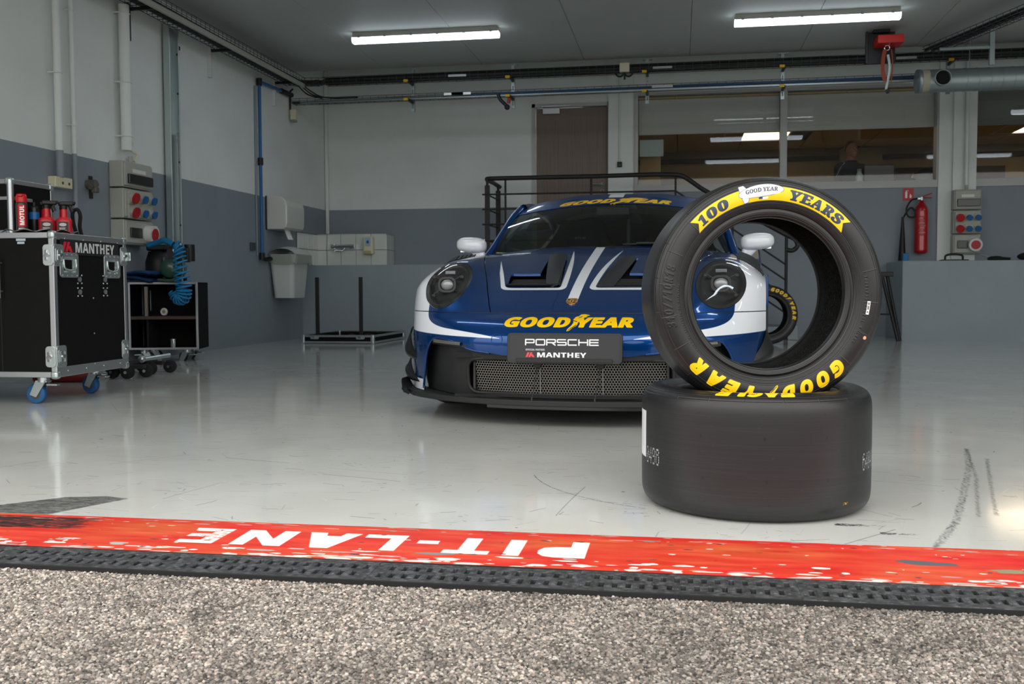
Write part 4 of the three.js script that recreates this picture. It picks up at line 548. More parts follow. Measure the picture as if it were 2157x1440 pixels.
  // cowl, wiper, underside, cabin
  part(car, 'cowl', slab((u, v) => { const s = lerp(-1, 1, u), p = scr(s, 0), q = body(s * 0.745, 11.05); return [lerp(q[0], p[0], v), lerp(q[1], p[1], v) - 0.006, lerp(q[2], p[2], v)]; }, 30, 3, 0.01), mPlasticG);
  part(car, 'wiper', [rod([0.12, 0.948, -0.40], [0.55, 0.955, -0.50], 0.006, 6), rod([0.2, 0.955, -0.42], [0.42, 0.955, -0.455], 0.01, 6)], mBlack);
  part(car, 'underbody', [span(-0.86, 0.86, 0.115, 0.15, -3.2, 0.42), span(-0.6, 0.6, 0.15, 0.55, -0.5, 0.55), span(-0.7, 0.7, 0.12, 0.86, -3.3, -2.7), span(-0.85, 0.85, 0.15, 0.8, -0.56, -0.5)], mBlackMatt);
  part(car, 'rear_panel', [rbox(1.8, 0.6, 0.1, 0, 0.6, -3.33, 0.04)], mBlue);
  const tub = part(car, 'cabin', [span(-0.84, 0.84, 0.15, 0.2, -2.7, -0.5), span(-0.7, 0.7, 0.2, 0.9, -2.66, -2.6)], mBlackMatt); part(car, 'dashboard', slab((u, v) => [lerp(-0.73, 0.73, u), 0.86 + 0.03 * Math.sin(v * 2.6) - 0.25 * smooth(0.7, 1, v), lerp(-0.52, -1.0, v)], 20, 12, 0.03), mBlackMatt);
  for (const x of [-0.36, 0.36]) { const st = part(car, 'seat', slab((u, v) => { const a = lerp(-1, 1, u), w = lerp(0.26, 0.16, smooth(0.6, 1, v)); return [x + a * w, 0.45 + 0.75 * v, -1.62 - 0.22 * v + 0.09 * a * a * (1 - smooth(0.7, 1, v))]; }, 16, 20, 0.07), mBlackMatt, 'dark bucket seat'); part(st, 'head_mark', [new THREE.PlaneGeometry(0.16, 0.03).rotateX(-0.28).translate(x, 1.06, -1.775)], M(0xffffff, 0.7, 0, { map: canvasTex(256, 48, (c) => { c.fillStyle = '#121212'; c.fillRect(0, 0, 256, 48); fatText(c, 'GT3 RS', 128, 36, 36, '#8d8f90', { font: 'sans-serif', align: 'center', sx: 1.2 }); }) })); }
  part(car, 'roll_cage', [hose([[-0.6, 0.4, -1.95], [-0.58, 1.1, -1.97], [-0.45, 1.22, -1.98], [0.45, 1.22, -1.98], [0.58, 1.1, -1.97], [0.6, 0.4, -1.95]], 0.02, 60, 8), rod([-0.55, 0.55, -1.95], [0.5, 1.18, -1.97], 0.018), rod([-0.5, 1.18, -1.97], [-0.5, 0.85, -2.55], 0.018), rod([0.5, 1.18, -1.97], [0.5, 0.85, -2.55], 0.018), rod([-0.02, 0.5, -1.95], [-0.02, 1.21, -1.98], 0.014)], M('#8d9492', 0.4, 0.2), 'grey roll cage');
  part(car, 'rear_mirror', [rbox(0.22, 0.06, 0.03, 0, 1.185, -0.86, 0.012), rod([0, 1.2, -0.86], [0, 1.25, -0.9], 0.01)], mBlack);
  part(car, 'steering_wheel', [new THREE.TorusGeometry(0.17, 0.016, 10, 40).rotateX(-0.4).translate(0.36, 0.84, -1.08), rod([0.36, 0.84, -1.08], [0.36, 0.78, -0.95], 0.03)], mBlackMatt);
}
// ---------------------------------------------------------------- back wall: door, windows, office
{
  const d = struct('door_1', null, null, 'brown wood-grain door at the top of the landing', 'door');
  const wood = canvasTex(512, 1024, (c, w, h) => { c.fillStyle = '#7d6e62'; c.fillRect(0, 0, w, h); for (let i = 0; i < 900; i++) { c.fillStyle = 'rgba(' + (rnd() < 0.5 ? '50,40,34' : '140,126,112') + ',' + rr(0.04, 0.16) + ')'; c.fillRect(rr(0, w), rr(0, h), rr(1, 4), rr(40, 400)); } });
  part(d, 'leaf', [rbox(DR - DL - 0.02, DT - YP - 0.02, 0.05, (DL + DR) / 2, (DT + YP) / 2, ZB - 0.06, 0.004, 1)], M(0xffffff, 0.55, 0, { map: wood }), 'brown wood-grain leaf');
  part(d, 'frame', [span(DL - 0.045, DL, YP, DT + 0.05, ZB - 0.19, ZB + 0.02), span(DR, DR + 0.02, YP, DT + 0.05, ZB - 0.19, ZB + 0.02), span(DL - 0.045, DR + 0.02, DT, DT + 0.05, ZB - 0.19, ZB + 0.02)], mFrame);
  part(d, 'closer_arm', [rbox(0.42, 0.02, 0.025, DL + 0.3, DT + 0.012, ZB + 0.03, 0.005, 1)], mAlu); part(d, 'door_closer', [rbox(0.25, 0.085, 0.06, DL + 0.235, DT - 0.055, ZB + 0.0, 0.008)], M('#c3c5c4', 0.35, 0.6), 'silver door closer');
  part(d, 'handle', [rod([-1.10, 2.16, ZB - 0.03], [-1.10, 2.16, ZB + 0.03], 0.014), rod([-1.10, 2.16, ZB + 0.03], [-1.235, 2.165, ZB + 0.03], 0.011), new THREE.TorusGeometry(0.027, 0.008, 8, 20).translate(-1.1, 2.16, ZB - 0.03)], mSteel); part(d, 'lock_rose', [new THREE.TorusGeometry(0.022, 0.008, 8, 20).translate(-1.1, 2.07, ZB - 0.03)], mSteel);
  for (const y of [2.95, 2.72]) part(d, 'hinge', rod([DL - 0.005, y - 0.05, ZB - 0.02], [DL - 0.005, y + 0.05, ZB - 0.02], 0.012), mFrame);
}
const mPane = M('#ffffff', 0.02, 0, { transmission: 1, thickness: 0, ior: 1.52 }), mBlind = M('#b5b7b1', 0.8);
[[-0.594, 3.41, [1.36, 1.452], 1], [3.9, 9.9, [5.9, 6.0, 7.9, 8.0], 2]].forEach(([x0, x1, mul, n]) => {
  const w = struct('window_' + n, null, null, n === 1 ? 'long office window with a white blind at the top' : 'office window beyond the white pillar', 'window'), z = ZB - 0.08;
  const fr = [span(x0 - 0.045, x0, WB - 0.1, WT, ZB - 0.18, ZB + 0.015), span(x1, x1 + 0.04, WB - 0.1, WT, ZB - 0.18, ZB + 0.015), span(x0, x1, WT - 0.03, WT, ZB - 0.18, ZB + 0.015), span(x0 - 0.045, x1 + 0.04, WB - 0.1, WB, ZB - 0.2, ZB + 0.02)];
  part(w, 'frame', fr, mFrame); for (let i = 0; i < mul.length; i += 2) part(w, 'mullion', span(mul[i], mul[i + 1], WB, WT, ZB - 0.16, ZB + 0.01), mFrame);
  const xs = [x0, ...mul, x1]; for (let i = 0; i < xs.length; i += 2) { part(w, 'pane', new THREE.PlaneGeometry(xs[i + 1] - xs[i], WT - WB).translate((xs[i] + xs[i + 1]) / 2, (WT + WB) / 2, z), mPane); part(w, 'blind', [span(xs[i] + 0.005, xs[i + 1] - 0.005, 2.868, WT - 0.02, z - 0.075, z - 0.06), rod([xs[i] + 0.01, 2.868, z - 0.067], [xs[i + 1] - 0.01, 2.868, z - 0.067], 0.012)], n === 1 ? mBlind : M('#6f726e', 0.8), 'white roller blind'); }
});
{ // office behind the windows
  const mTileC = M('#a8946e', 0.8), mOffW = M('#7d745c', 0.85), z0 = -20.2, y1 = 3.35, o = struct('wall_office', null, null, 'dim beige end wall of the office behind the windows', 'wall'), oc = struct('ceiling_office', null, null, 'beige tiled ceiling of the office', 'ceiling');
  struct('floor_office', span(-1.2, XR, YP - 0.1, YP, z0, ZB - 0.2), mOffW, 'office floor behind the windows'); part(o, 'office_wall', span(-1.2, XR, YP, 4, z0 - 0.1, z0), mOffW); struct('wall_office_west', span(-1.4, -1.2, YP, 4, z0, ZB - 0.2), mOffW); struct('wall_office_east', span(XR, XR + 0.1, YP, 4, z0, ZB - 0.2), mOffW);
  for (let i = 0; i < 10; i++) for (let j = 0; j < 5; j++) { const x = -1.2 + i * 1.15, z = z0 + j * 1.15; if (!(Math.abs(x + 0.57 - 1.32) < 0.4 && j === 1) && !(Math.abs(x + 0.57 - 5.9) < 0.5 && j === 1)) part(oc, 'ceiling_tile', box(1.135, 0.02, 1.135, x + 0.57, y1 + 0.01, z + 0.57), mTileC); }
  part(oc, 'ceiling_deck', span(-1.3, XR, y1 + 0.09, y1 + 0.12, z0, ZB - 0.2), M('#2f2a22', 0.9)); part(o, 'beam', [span(-1.2, XR, 3.12, 3.2, z0, z0 + 0.12)], M('#1d1914', 0.8));
  part(o, 'dark_opening', [span(4.05, 6.0, YP, 2.95, z0, z0 + 0.03)], M('#0c0c0b', 0.6)); part(o, 'office_pillar', [span(3.0, 3.75, YP, 3.3, -20.2, -19.9)], M('#7a755f', 0.85)); part(o, 'shelf_unit', [span(0.0, 1.6, YP, 2.62, z0, z0 + 0.4)], M('#1f1d18', 0.8)); one('office_cabinet', 'tan cabinet inside the office at the end of the long window', 'cabinet', span(-0.58, -0.29, YP, 2.62, -15.3, -14.9), M('#8f7444', 0.7));
  [[1.32, -18.35, 'in the office behind the long window'], [5.9, -18.35, 'in the office behind the farther window']].forEach(([x, z, w]) => {
    const t = thing('ceiling_panel_light', 'warm rectangular panel light ' + w, 'light', [x, y1, z], 0, 'office panel lights'); part(t, 'panel_frame', [ext(rrect(1.14, 1.0, 0.01), 0.03, 0, [rrect(1.08, 0.9, 0.01)]).rotateX(-Math.PI / 2).translate(0, -0.005, 0)], mFrame); part(t, 'glow_panel', [box(1.1, 0.01, 0.94, 0, 0.015, 0)], new THREE.MeshPhysicalMaterial({ color: '#fff', emissive: '#ffe2b8', emissiveIntensity: 1.1 }), 'glowing warm panel');
    const l = new THREE.RectAreaLight('#ffe2b8', 2, 1.08, 0.9); l.position.y = -0.02; l.rotation.x = -Math.PI / 2; l.castShadow = true; t.add(l);
  });
  one('paper_notice', 'pale paper notice stuck inside the left end of the long window', 'paper', box(0.335, 0.235, 0.002, -0.405, 2.665, ZB - 0.1), M('#8fa096', 0.5));
  const mo = thing('monitor', 'black screen on the office desk beside the standing person', 'monitor', [2.8, 2.122, -15.08], 0.1); part(mo, 'screen', [rbox(0.42, 0.24, 0.02, 0, 0.18, 0, 0.008, 1)], M('#15161a', 0.3)); part(mo, 'stand', [rod([0, -0.12, -0.02], [0, 0.1, -0.02], 0.02), box(0.2, 0.01, 0.14, 0, -0.115, 0)], mBlack);
  const ds = thing('office_desk', 'office desk just inside the long window', 'desk', [2.6, 0, -15.0]); part(ds, 'desk_top', box(2.4, 0.04, 0.5, 0, 1.98, 0), M('#6b6555', 0.6)); for (const x of [-1.1, 1.1]) part(ds, 'desk_leg', box(0.06, 0.944, 0.45, x, 1.488, 0), M('#4a463c', 0.6));
  const hm = thing('racing_helmet', 'dark and grey helmet lying on the office desk by the window edge', 'helmet', [3.42, 2.012, -15.0]); part(hm, 'helmet_shell', [ball(0.19, 0, 0.17, 0, 1.05, 0.95, 1, 24)], M('#1b2026', 0.25)); part(hm, 'visor_band', [new THREE.SphereGeometry(0.195, 24, 10, 0, Math.PI, 1.1, 0.6).scale(1.05, 0.95, 1).translate(0, 0.17, 0)], M('#9aa6a2', 0.3)); part(hm, 'helmet_bag', [ball(0.2, -0.2, 0.1, 0.02, 1, 0.55, 0.7)], M('#20303a', 0.8));
  const bt = thing('office_bottle', 'pale bottle standing on the desk in front of the person', 'bottle', [2.5, 2.0, -14.9]); part(bt, 'bottle_body', lathe([[0, 0], [0.05, 0], [0.052, 0.25], [0.03, 0.3], [0.028, 0.32]], 20), M('#aebbb4', 0.4)); part(bt, 'bottle_cap', lathe([[0.03, 0.315], [0.032, 0.35], [0, 0.352]], 16), M('#7f8a86', 0.4));
}
{ // person: one body, clothing coloured by height, own head
  const N = 64, H = 1.86, cx = 2.52, cz = -15.75;
  const cap = (p, a, b, r1, r2) => { const ab = b.clone().sub(a), t = clamp(p.clone().sub(a).dot(ab) / ab.lengthSq(), 0, 1); return p.distanceTo(a.clone().addScaledVector(ab, t)) - lerp(r1, r2, t); };
  const smin = (a, b, k) => { const h = clamp(0.5 + 0.5 * (b - a) / k, 0, 1); return lerp(b, a, h) - k * h * (1 - h); };
  function mc(res, size, centre, f) { const m = new MarchingCubes(res, new THREE.MeshBasicMaterial(), false, false, 200000); m.isolation = 0; const half = res / 2, p = V(0, 0, 0); for (let z = 0; z < res; z++) for (let y = 0; y < res; y++) for (let x = 0; x < res; x++) { p.set((x - half) / half * size + centre.x, (y - half) / half * size + centre.y, (z - half) / half * size + centre.z); m.field[z * res * res + y * res + x] = -f(p); } m.update(); const n = m.count, g = new THREE.BufferGeometry(); const pos = m.positionArray.slice(0, n * 3); for (let i = 0; i < n; i++) { pos[i * 3] = pos[i * 3] * size + centre.x; pos[i * 3 + 1] = pos[i * 3 + 1] * size + centre.y; pos[i * 3 + 2] = pos[i * 3 + 2] * size + centre.z; } g.setAttribute('position', new THREE.BufferAttribute(pos, 3)); g.setAttribute('normal', new THREE.BufferAttribute(m.normalArray.slice(0, n * 3), 3)); g.setAttribute('uv', new THREE.BufferAttribute(new Float32Array(n * 2), 2)); return g; }
  const B = [[[-0.1, 0.95, 0], [-0.11, 0.52, 0.01], 0.09, 0.06], [[-0.11, 0.52, 0.01], [-0.12, 0.09, -0.02], 0.06, 0.042], [[0.1, 0.95, 0], [0.11, 0.52, 0.01], 0.09, 0.06], [[0.11, 0.52, 0.01], [0.12, 0.09, -0.02], 0.06, 0.042], [[-0.12, 0.05, -0.03], [-0.13, 0.04, 0.15], 0.045, 0.04], [[0.12, 0.05, -0.03], [0.13, 0.04, 0.15], 0.045, 0.04], [[-0.07, 0.98, 0], [0.07, 0.98, 0], 0.13, 0.13], [[0, 1.0, 0], [0, 1.38, 0], 0.14, 0.155], [[-0.11, 1.4, 0], [0.11, 1.4, 0], 0.115, 0.115], [[-0.19, 1.46, -0.01], [0.19, 1.46, -0.01], 0.072, 0.072], [[-0.23, 1.44, 0], [-0.27, 1.14, 0.02], 0.068, 0.05], [[-0.27, 1.14, 0.02], [-0.08, 1.08, 0.2], 0.05, 0.036], [[0.23, 1.44, 0], [0.27, 1.14, 0.02], 0.068, 0.05], [[0.27, 1.14, 0.02], [0.08, 1.1, 0.22], 0.05, 0.036], [[0, 1.48, -0.01], [0, 1.6, 0.0], 0.065, 0.06]].map(([a, b, r, q]) => [V(...a), V(...b), r, q]);
  const bodyG = mc(N, 1.0, V(0, 0.85, 0.05), (p) => { let d = 9; for (const [a, b, r, q] of B) d = smin(d, cap(p, a, b, r, q), 0.05); return d; });
  const cj = new THREE.Color('#141c2c'), ck = new THREE.Color('#9c6a52'), ct = new THREE.Color('#17181b'), P = bodyG.attributes.position, col = []; for (let i = 0; i < P.count; i++) { const y = P.getY(i), c = y > 1.555 ? ck : y > 0.93 ? cj : ct; col.push(c.r, c.g, c.b); } bodyG.setAttribute('color', new THREE.Float32BufferAttribute(col, 3));
  const headG = mc(48, 0.2, V(0, 1.72, 0.02), (p) => { const q = p.clone().sub(V(0, 1.73, 0.01)); let d = (Math.hypot(q.x / 0.076, q.y / 0.112, q.z / 0.096) - 1) * 0.08; d = smin(d, cap(p, V(0, 1.665, 0.055), V(0, 1.64, 0.065), 0.042, 0.036), 0.03); d = smin(d, cap(p, V(0, 1.735, 0.1), V(0, 1.695, 0.122), 0.01, 0.015), 0.012); d = smin(d, cap(p, V(-0.078, 1.74, 0), V(-0.078, 1.7, 0.002), 0.012, 0.01), 0.01); d = smin(d, cap(p, V(0.078, 1.74, 0), V(0.078, 1.7, 0.002), 0.012, 0.01), 0.01); d = smin(d, cap(p, V(-0.025, 1.67, 0.098), V(0.025, 1.67, 0.098), 0.008, 0.008), 0.01); for (const s of [-1, 1]) d = Math.max(d, -(p.distanceTo(V(s * 0.031, 1.738, 0.108)) - 0.016)); return d; });
  headG.setAttribute('color', new THREE.Float32BufferAttribute(Array.from({ length: headG.attributes.position.count }, () => [ck.r, ck.g, ck.b]).flat(), 3));
  const pers = thing('person', 'person in a dark jacket and glasses standing in the office behind the window', 'person', [cx, YP - 0.005, cz], 0.55); pers.scale.setScalar(1.0);
  bodyG.scale(1, 1, 1); part(pers, 'figure', mergeGeometries([bodyG, headG]), M(0xffffff, 0.75, 0, { vertexColors: true }));
  part(pers, 'hair', mc(40, 0.16, V(0, 1.77, 0), (p) => { const q = p.clone().sub(V(0, 1.755, -0.012)); return Math.max((Math.hypot(q.x / 0.084, q.y / 0.1, q.z / 0.1) - 1) * 0.08, -(0.75 * q.y - 0.66 * q.z - 0.005)); }), M('#5d3a28', 0.8), 'short reddish hair');
  part(pers, 'glasses', [new THREE.TorusGeometry(0.022, 0.0025, 6, 20).translate(-0.031, 1.737, 0.112), new THREE.TorusGeometry(0.022, 0.0025, 6, 20).translate(0.031, 1.737, 0.112), rod([-0.01, 1.74, 0.113], [0.01, 1.74, 0.113], 0.002), rod([-0.053, 1.74, 0.11], [-0.079, 1.742, 0.0], 0.002), rod([0.053, 1.74, 0.11], [0.079, 1.742, 0.0], 0.002)], mBlack);
  for (const s of [-1, 1]) { const sf = (a, b, r) => rod(a, b, r, 8); const hx0 = s * 0.07, z0 = 0.21; part(pers, 'hand', merge([ball(0.036, hx0 - s * 0.02, 1.085, z0 + 0.03, 0.9, 0.55, 1.1), ...[0, 1, 2, 3].map((i) => rod([hx0 - s * 0.045, 1.085 + 0.003 * i, z0 + 0.055 - i * 0.018], [hx0 - s * (0.1 - 0.006 * Math.abs(i - 1)), 1.075, z0 + 0.06 - i * 0.018], 0.0085, 8)), rod([hx0 - s * 0.01, 1.1, z0 + 0.05], [hx0 - s * 0.045, 1.118, z0 + 0.075], 0.009, 8)]), M('#9c6a52', 0.6)); }
  part(pers, 'collar', [new THREE.TorusGeometry(0.075, 0.018, 8, 24).rotateX(Math.PI / 2).translate(0, 1.545, 0)], M('#10151f', 0.8)); part(pers, 'sleeve_stripe', [hose([[-0.17, 1.52, 0.06], [-0.25, 1.44, 0.066], [-0.31, 1.3, 0.045]], 0.006, 20, 6)], M('#9aa4a8', 0.7));
}
// ---------------------------------------------------------------- railing of the landing and stairs
{
  const g = thing('handrail', 'dark tubular steel railing around the landing and down the steps behind the car', 'railing'), zf = ZP - 0.03, y0 = YP, top = 2.168, xl = -2.6, m = mDarkSteel;
  part(g, 'top_rail', [hose([[xl + 0.04, top - 0.03, ZB + 0.12], [xl, top, ZB + 0.3], [xl - 0.005, top, zf - 0.1], [xl + 0.03, top, zf - 0.01], [xl + 0.1, top, zf], [-1.3, top, zf], [-0.12, top, zf], [0.02, top - 0.02, zf], [0.3, top - 0.205, zf], [1.36, 1.36, zf], [1.47, 1.3, zf], [1.5, 1.22, zf], [1.44, 1.16, zf], [1.36, 1.17, zf]], 0.03, 160, 10)], m, 'thick dark top rail');
  for (const [x, z] of [[xl + 0.02, zf + 0.0], [xl + 0.03, ZB + 0.2]]) part(g, 'post', [rbox(0.07, top - y0 - 0.08, 0.012, x, (top + y0) / 2 - 0.05, z, 0.004, 1), rod([x, top - 0.1, z], [x, top, z], 0.018)], m);
  for (const x of [-2.33, -1.17, -0.06]) part(g, 'post', rod([x, y0, zf], [x, top, zf], 0.014), m); part(g, 'post', rod([1.36, 0, zf], [1.36, 1.37, zf], 0.02), m); part(g, 'post', rod([0.68, 0.5, zf], [0.68, 1.86, zf], 0.014), m);
  for (const y of [1.955, 1.755, 1.552, 1.33]) { part(g, 'mid_rail', merge([rod([xl - 0.05, y, zf], [-0.06, y, zf], 0.012), rod([-0.06, y, zf], [1.36, y - 0.98, zf], 0.012)]), m); part(g, 'mid_rail', rod([xl + 0.01, y, zf], [xl + 0.02, y - 0.05 * 0, ZB + 0.2], 0.012), m); }
}
// ---------------------------------------------------------------- cable trays on the back wall and ceiling
const mWire = M('#5c6062', 0.5, 0.7);
function tray(name, label, a, b, w, h, opts = {}) { // wire basket from a to b; w across, h high
  const t = thing(name, label, 'cable tray', [0, 0, 0], 0, 'wire cable trays'), A = V(...a), B = V(...b), L = A.distanceTo(B), dir = B.clone().sub(A).normalize(), sd = V(0, 1, 0).cross(dir).normalize(), P = (s, u, v) => A.clone().addScaledVector(dir, s).addScaledVector(sd, u).add(V(0, v, 0));
  const wires = []; for (const [u, v] of [[-w / 2, h], [w / 2, h], [-w / 2, h * 0.5], [w / 2, h * 0.5], [-w / 2, 0], [w / 2, 0], [-w / 6, 0], [w / 6, 0]]) wires.push(rod(P(0, u, v), P(L, u, v), 0.004, 5)); for (let s = 0.03; s < L; s += opts.step || 0.11) wires.push(rod(P(s, -w / 2, h), P(s, -w / 2, 0), 0.0032, 4), rod(P(s, -w / 2, 0), P(s, w / 2, 0), 0.0032, 4), rod(P(s, w / 2, 0), P(s, w / 2, h), 0.0032, 4));
  part(t, 'wire_basket', wires, mWire, 'galvanised wire basket');
  (opts.cables || []).forEach(([u, v, r, m, s0 = 0, s1 = 1]) => part(t, 'cable', hose(Array.from({ length: 9 }, (_, i) => { const s = lerp(s0, s1, i / 8) * L, q = P(s, u + rr(-0.01, 0.01), v + rr(-0.004, 0.006)); return [q.x, q.y, q.z]; }), r, 48, 7), m));
  return t;
}
{
  const zt = -13.05, k = mBlack;
  const up = tray('cable_tray', 'upper wire cable tray full of black cables along the back wall', [-4.72, 3.425, zt], [9.9, 3.455, zt], 0.2, 0.08, { cables: [[-0.07, 0.03, 0.028, k], [-0.02, 0.035, 0.032, k], [0.035, 0.03, 0.028, k], [0.08, 0.035, 0.03, k], [0.08, 0.075, 0.018, k], [0.0, 0.08, 0.02, k]] });
  for (const x of [-2.88, -0.23, 2.7]) part(up, 'joint_plate', rbox(0.24, 0.03, 0.004, x, 3.46, zt + 0.105, 0.001, 1), mAlu);
  const lo = tray('cable_tray', 'lower wire cable tray with blue air pipe along the back wall', [XL + 0.03, 3.185, zt], [3.05, 3.215, zt], 0.2, 0.05, { cables: [[-0.03, 0.025, 0.02, mBluePl, 0.3, 1], [0.06, 0.02, 0.014, k], [0.0, 0.02, 0.012, k, 0, 0.5]] });
  part(lo, 'bottom_profile', rbox(7.9, 0.028, 0.046, -1.1, 3.19, zt + 0.07, 0.006, 1).rotateZ(0), mGalv); for (const x of [-2.93, -2.83, -0.23]) part(lo, 'joint_plate', rbox(0.26, 0.033, 0.004, x, 3.225, zt + 0.105, 0.001, 1), mAlu);
  [-3.53, -2.174, -0.4245, 1.262, 3.233].forEach((x, i) => { const t = thing('tray_hanger', 'slotted steel tray hanger with yellow caps, ' + ['first', 'second', 'third', 'fourth', 'fifth'][i] + ' from the room corner', 'bracket', [x, 0, zt - 0.13], 0, 'tray hangers'); part(t, 'channel', ext([[-0.022, 0], [0.022, 0], [0.022, 0.575], [-0.022, 0.575]], 0.04, 0, [0.04, 0.14, 0.24, 0.34, 0.44].map((y) => [[-0.008, y], [0.008, y], [0.008, y + 0.05], [-0.008, y + 0.05]])).translate(0, 3.045, 0), mGalv); part(t, 'ceiling_plate', rbox(0.12, 0.015, 0.1, 0, YC - 0.008, 0.02, 0.003, 1), mGalv); for (const y of [3.162, 3.402]) { part(t, 'arm', rbox(0.03, 0.03, 0.26, 0, y, 0.15, 0.003, 1), mDarkSteel); part(t, 'end_cap', rbox(0.06, 0.032, 0.03, -0.03, y + 0.005, 0.285, 0.004, 1), mYellow, 'yellow end cap'); } });
  tray('cable_tray', 'wire cable tray running under the ceiling from the spiral duct towards the opening', [2.86, 3.4, -12.45], [3.85, 3.4, -9.5], 0.2, 0.06, { cables: [[-0.05, 0.03, 0.02, k], [0.03, 0.03, 0.024, k]] });
  { const t = thing('tray_support', 'steel goal-post bracket carrying the tray beside the spiral duct', 'bracket', [3.3, 0, -12.2]); part(t, 'drop_channel', rbox(0.055, 0.44, 0.045, 0.16, 3.4, 0, 0.004, 1), mGalv); part(t, 'cross_arm', rbox(0.56, 0.032, 0.036, -0.12, 3.38, 0, 0.004, 1), mGalv); }
  // left wall tray with its wall brackets
  tray('cable_tray', 'wire cable tray with black cables high along the left wall', [-5.0, 3.36, -12.72], [-5.0, 3.36, -3.2], 0.26, 0.09, { cables: [[-0.08, 0.03, 0.022, k], [-0.03, 0.03, 0.026, k], [0.03, 0.03, 0.022, k], [0.085, 0.03, 0.02, k]], step: 0.1 });
  tray('cable_tray', 'short wire cable tray bend joining the left wall tray to the upper back tray', [-4.98, 3.37, -12.74], [-4.74, 3.425, -13.06], 0.2, 0.08, { cables: [[-0.05, 0.03, 0.03, k], [0.02, 0.03, 0.03, k], [0.07, 0.035, 0.026, k]] });
  const edge = one('trunking', 'grey cable trunking along the inner edge of the left wall tray', 'trunking', rbox(0.03, 0.055, 9.4, -4.868, 3.338, -7.95, 0.006, 1), M('#a7a79c', 0.5));
  [[-10.645, 'below the tray between the steel channel and the blue pipe'], [-12.44, 'below the tray beside the blue air pipe'], [-8.95, 'black, beside the thick white conduit']].forEach(([z, w], i) => { const t = thing('wall_bracket', 'tray wall bracket ' + w, 'bracket', [XL, 0, z], 0, 'left wall tray brackets'); part(t, 'wall_channel', rbox(0.045, 0.35, 0.045, 0.023, 3.225, 0, 0.004, 1), i < 2 ? mWhitePl : mBlack); part(t, 'arm', rbox(0.34, 0.03, 0.035, 0.19, 3.345, 0, 0.004, 1), mDarkSteel); });
  const cb = thing('hanging_cables', 'loose black cables dropping from the tray in the room corner', 'cable'); for (const dx of [0, 0.1, 0.2]) part(cb, 'cable', hose([[-4.97 + dx * 0.3, 3.36, -12.68], [-4.9 + dx, 3.27 - dx * 0.2, -12.85], [-4.75 + dx * 2.5, 3.235, -13.0]], 0.009, 30, 6), mBlack);
  const jb = thing('junction_box', 'cream junction box with looped black cables on the upper tray', 'junction box', [-0.702, 3.445, zt + 0.15]); part(jb, 'box', rbox(0.125, 0.115, 0.07, 0, 0.02, 0, 0.01), mCreamPl); part(jb, 'cable_loop', [new THREE.TorusGeometry(0.05, 0.012, 8, 20, Math.PI).rotateZ(Math.PI).translate(-0.06, -0.04, 0), new THREE.TorusGeometry(0.05, 0.012, 8, 20, Math.PI).rotateZ(Math.PI).translate(0.05, -0.04, 0), rod([0, -0.04, 0], [0, -0.13, 0], 0.012)], mBlack);
  const vl = thing('air_valve', 'black and red air valve hanging below the lower tray near the door', 'valve', [-2.25, 3.1, zt + 0.1]); part(vl, 'elbow', [hose([[-0.09, 0.1, 0], [-0.06, 0.03, 0], [0.02, -0.05, 0]], 0.024, 16, 10), ball(0.036, 0.03, -0.07, 0)], M('#14202c', 0.4)); part(vl, 'red_collar', rod([0.05, -0.02, 0.0], [0.06, 0.06, 0.0], 0.022), M('#b33a24', 0.5));
}
{ // spiral ventilation duct
  const y = 3.103, z = -12.6, R = 0.132, t = thing('ventilation_duct', 'round galvanised spiral duct with an open side branch under the ceiling', 'duct');
  const tube = new THREE.CylinderGeometry(R, R, 6.6, 48, 1, true).rotateZ(Math.PI / 2).translate(2.75 + 3.3, y, z); part(t, 'tube', tube, mGalv); part(t, 'end_cap', [lathe([[0, 0], [R + 0.004, 0], [R + 0.006, 0.05], [R + 0.001, 0.055]], 48).rotateZ(-Math.PI / 2).translate(2.74, y, z)], mGalv);
  for (let i = 0; i < 44; i++) part(t, 'seam', new THREE.TorusGeometry(R + 0.001, 0.003, 5, 40).rotateY(Math.PI / 2 + 0.12).translate(3.27 + i * 0.13, y, z), mGalv);
  part(t, 'branch_collar', [new THREE.CylinderGeometry(0.085, 0.085, 0.1, 36, 1, true).rotateX(Math.PI / 2).translate(2.997, y, z + 0.145), new THREE.TorusGeometry(0.087, 0.006, 8, 36).translate(2.997, y, z + 0.195)], mGalv); part(t, 'branch_dark', [new THREE.CircleGeometry(0.083, 32).translate(2.997, y, z + 0.137)], mBlackMatt, 'dark open branch'); part(t, 'tape_band', [new THREE.CylinderGeometry(R + 0.002, R + 0.002, 0.08, 48, 1, true).rotateZ(Math.PI / 2).translate(2.835, y, z)], M('#b6b09c', 0.6));
  one('hanger_wire', 'thin steel wire from the ceiling to the spiral duct', 'wire', rod([3.33, YC, z], [3.33, y + R, z], 0.006, 6), mSteel);
}
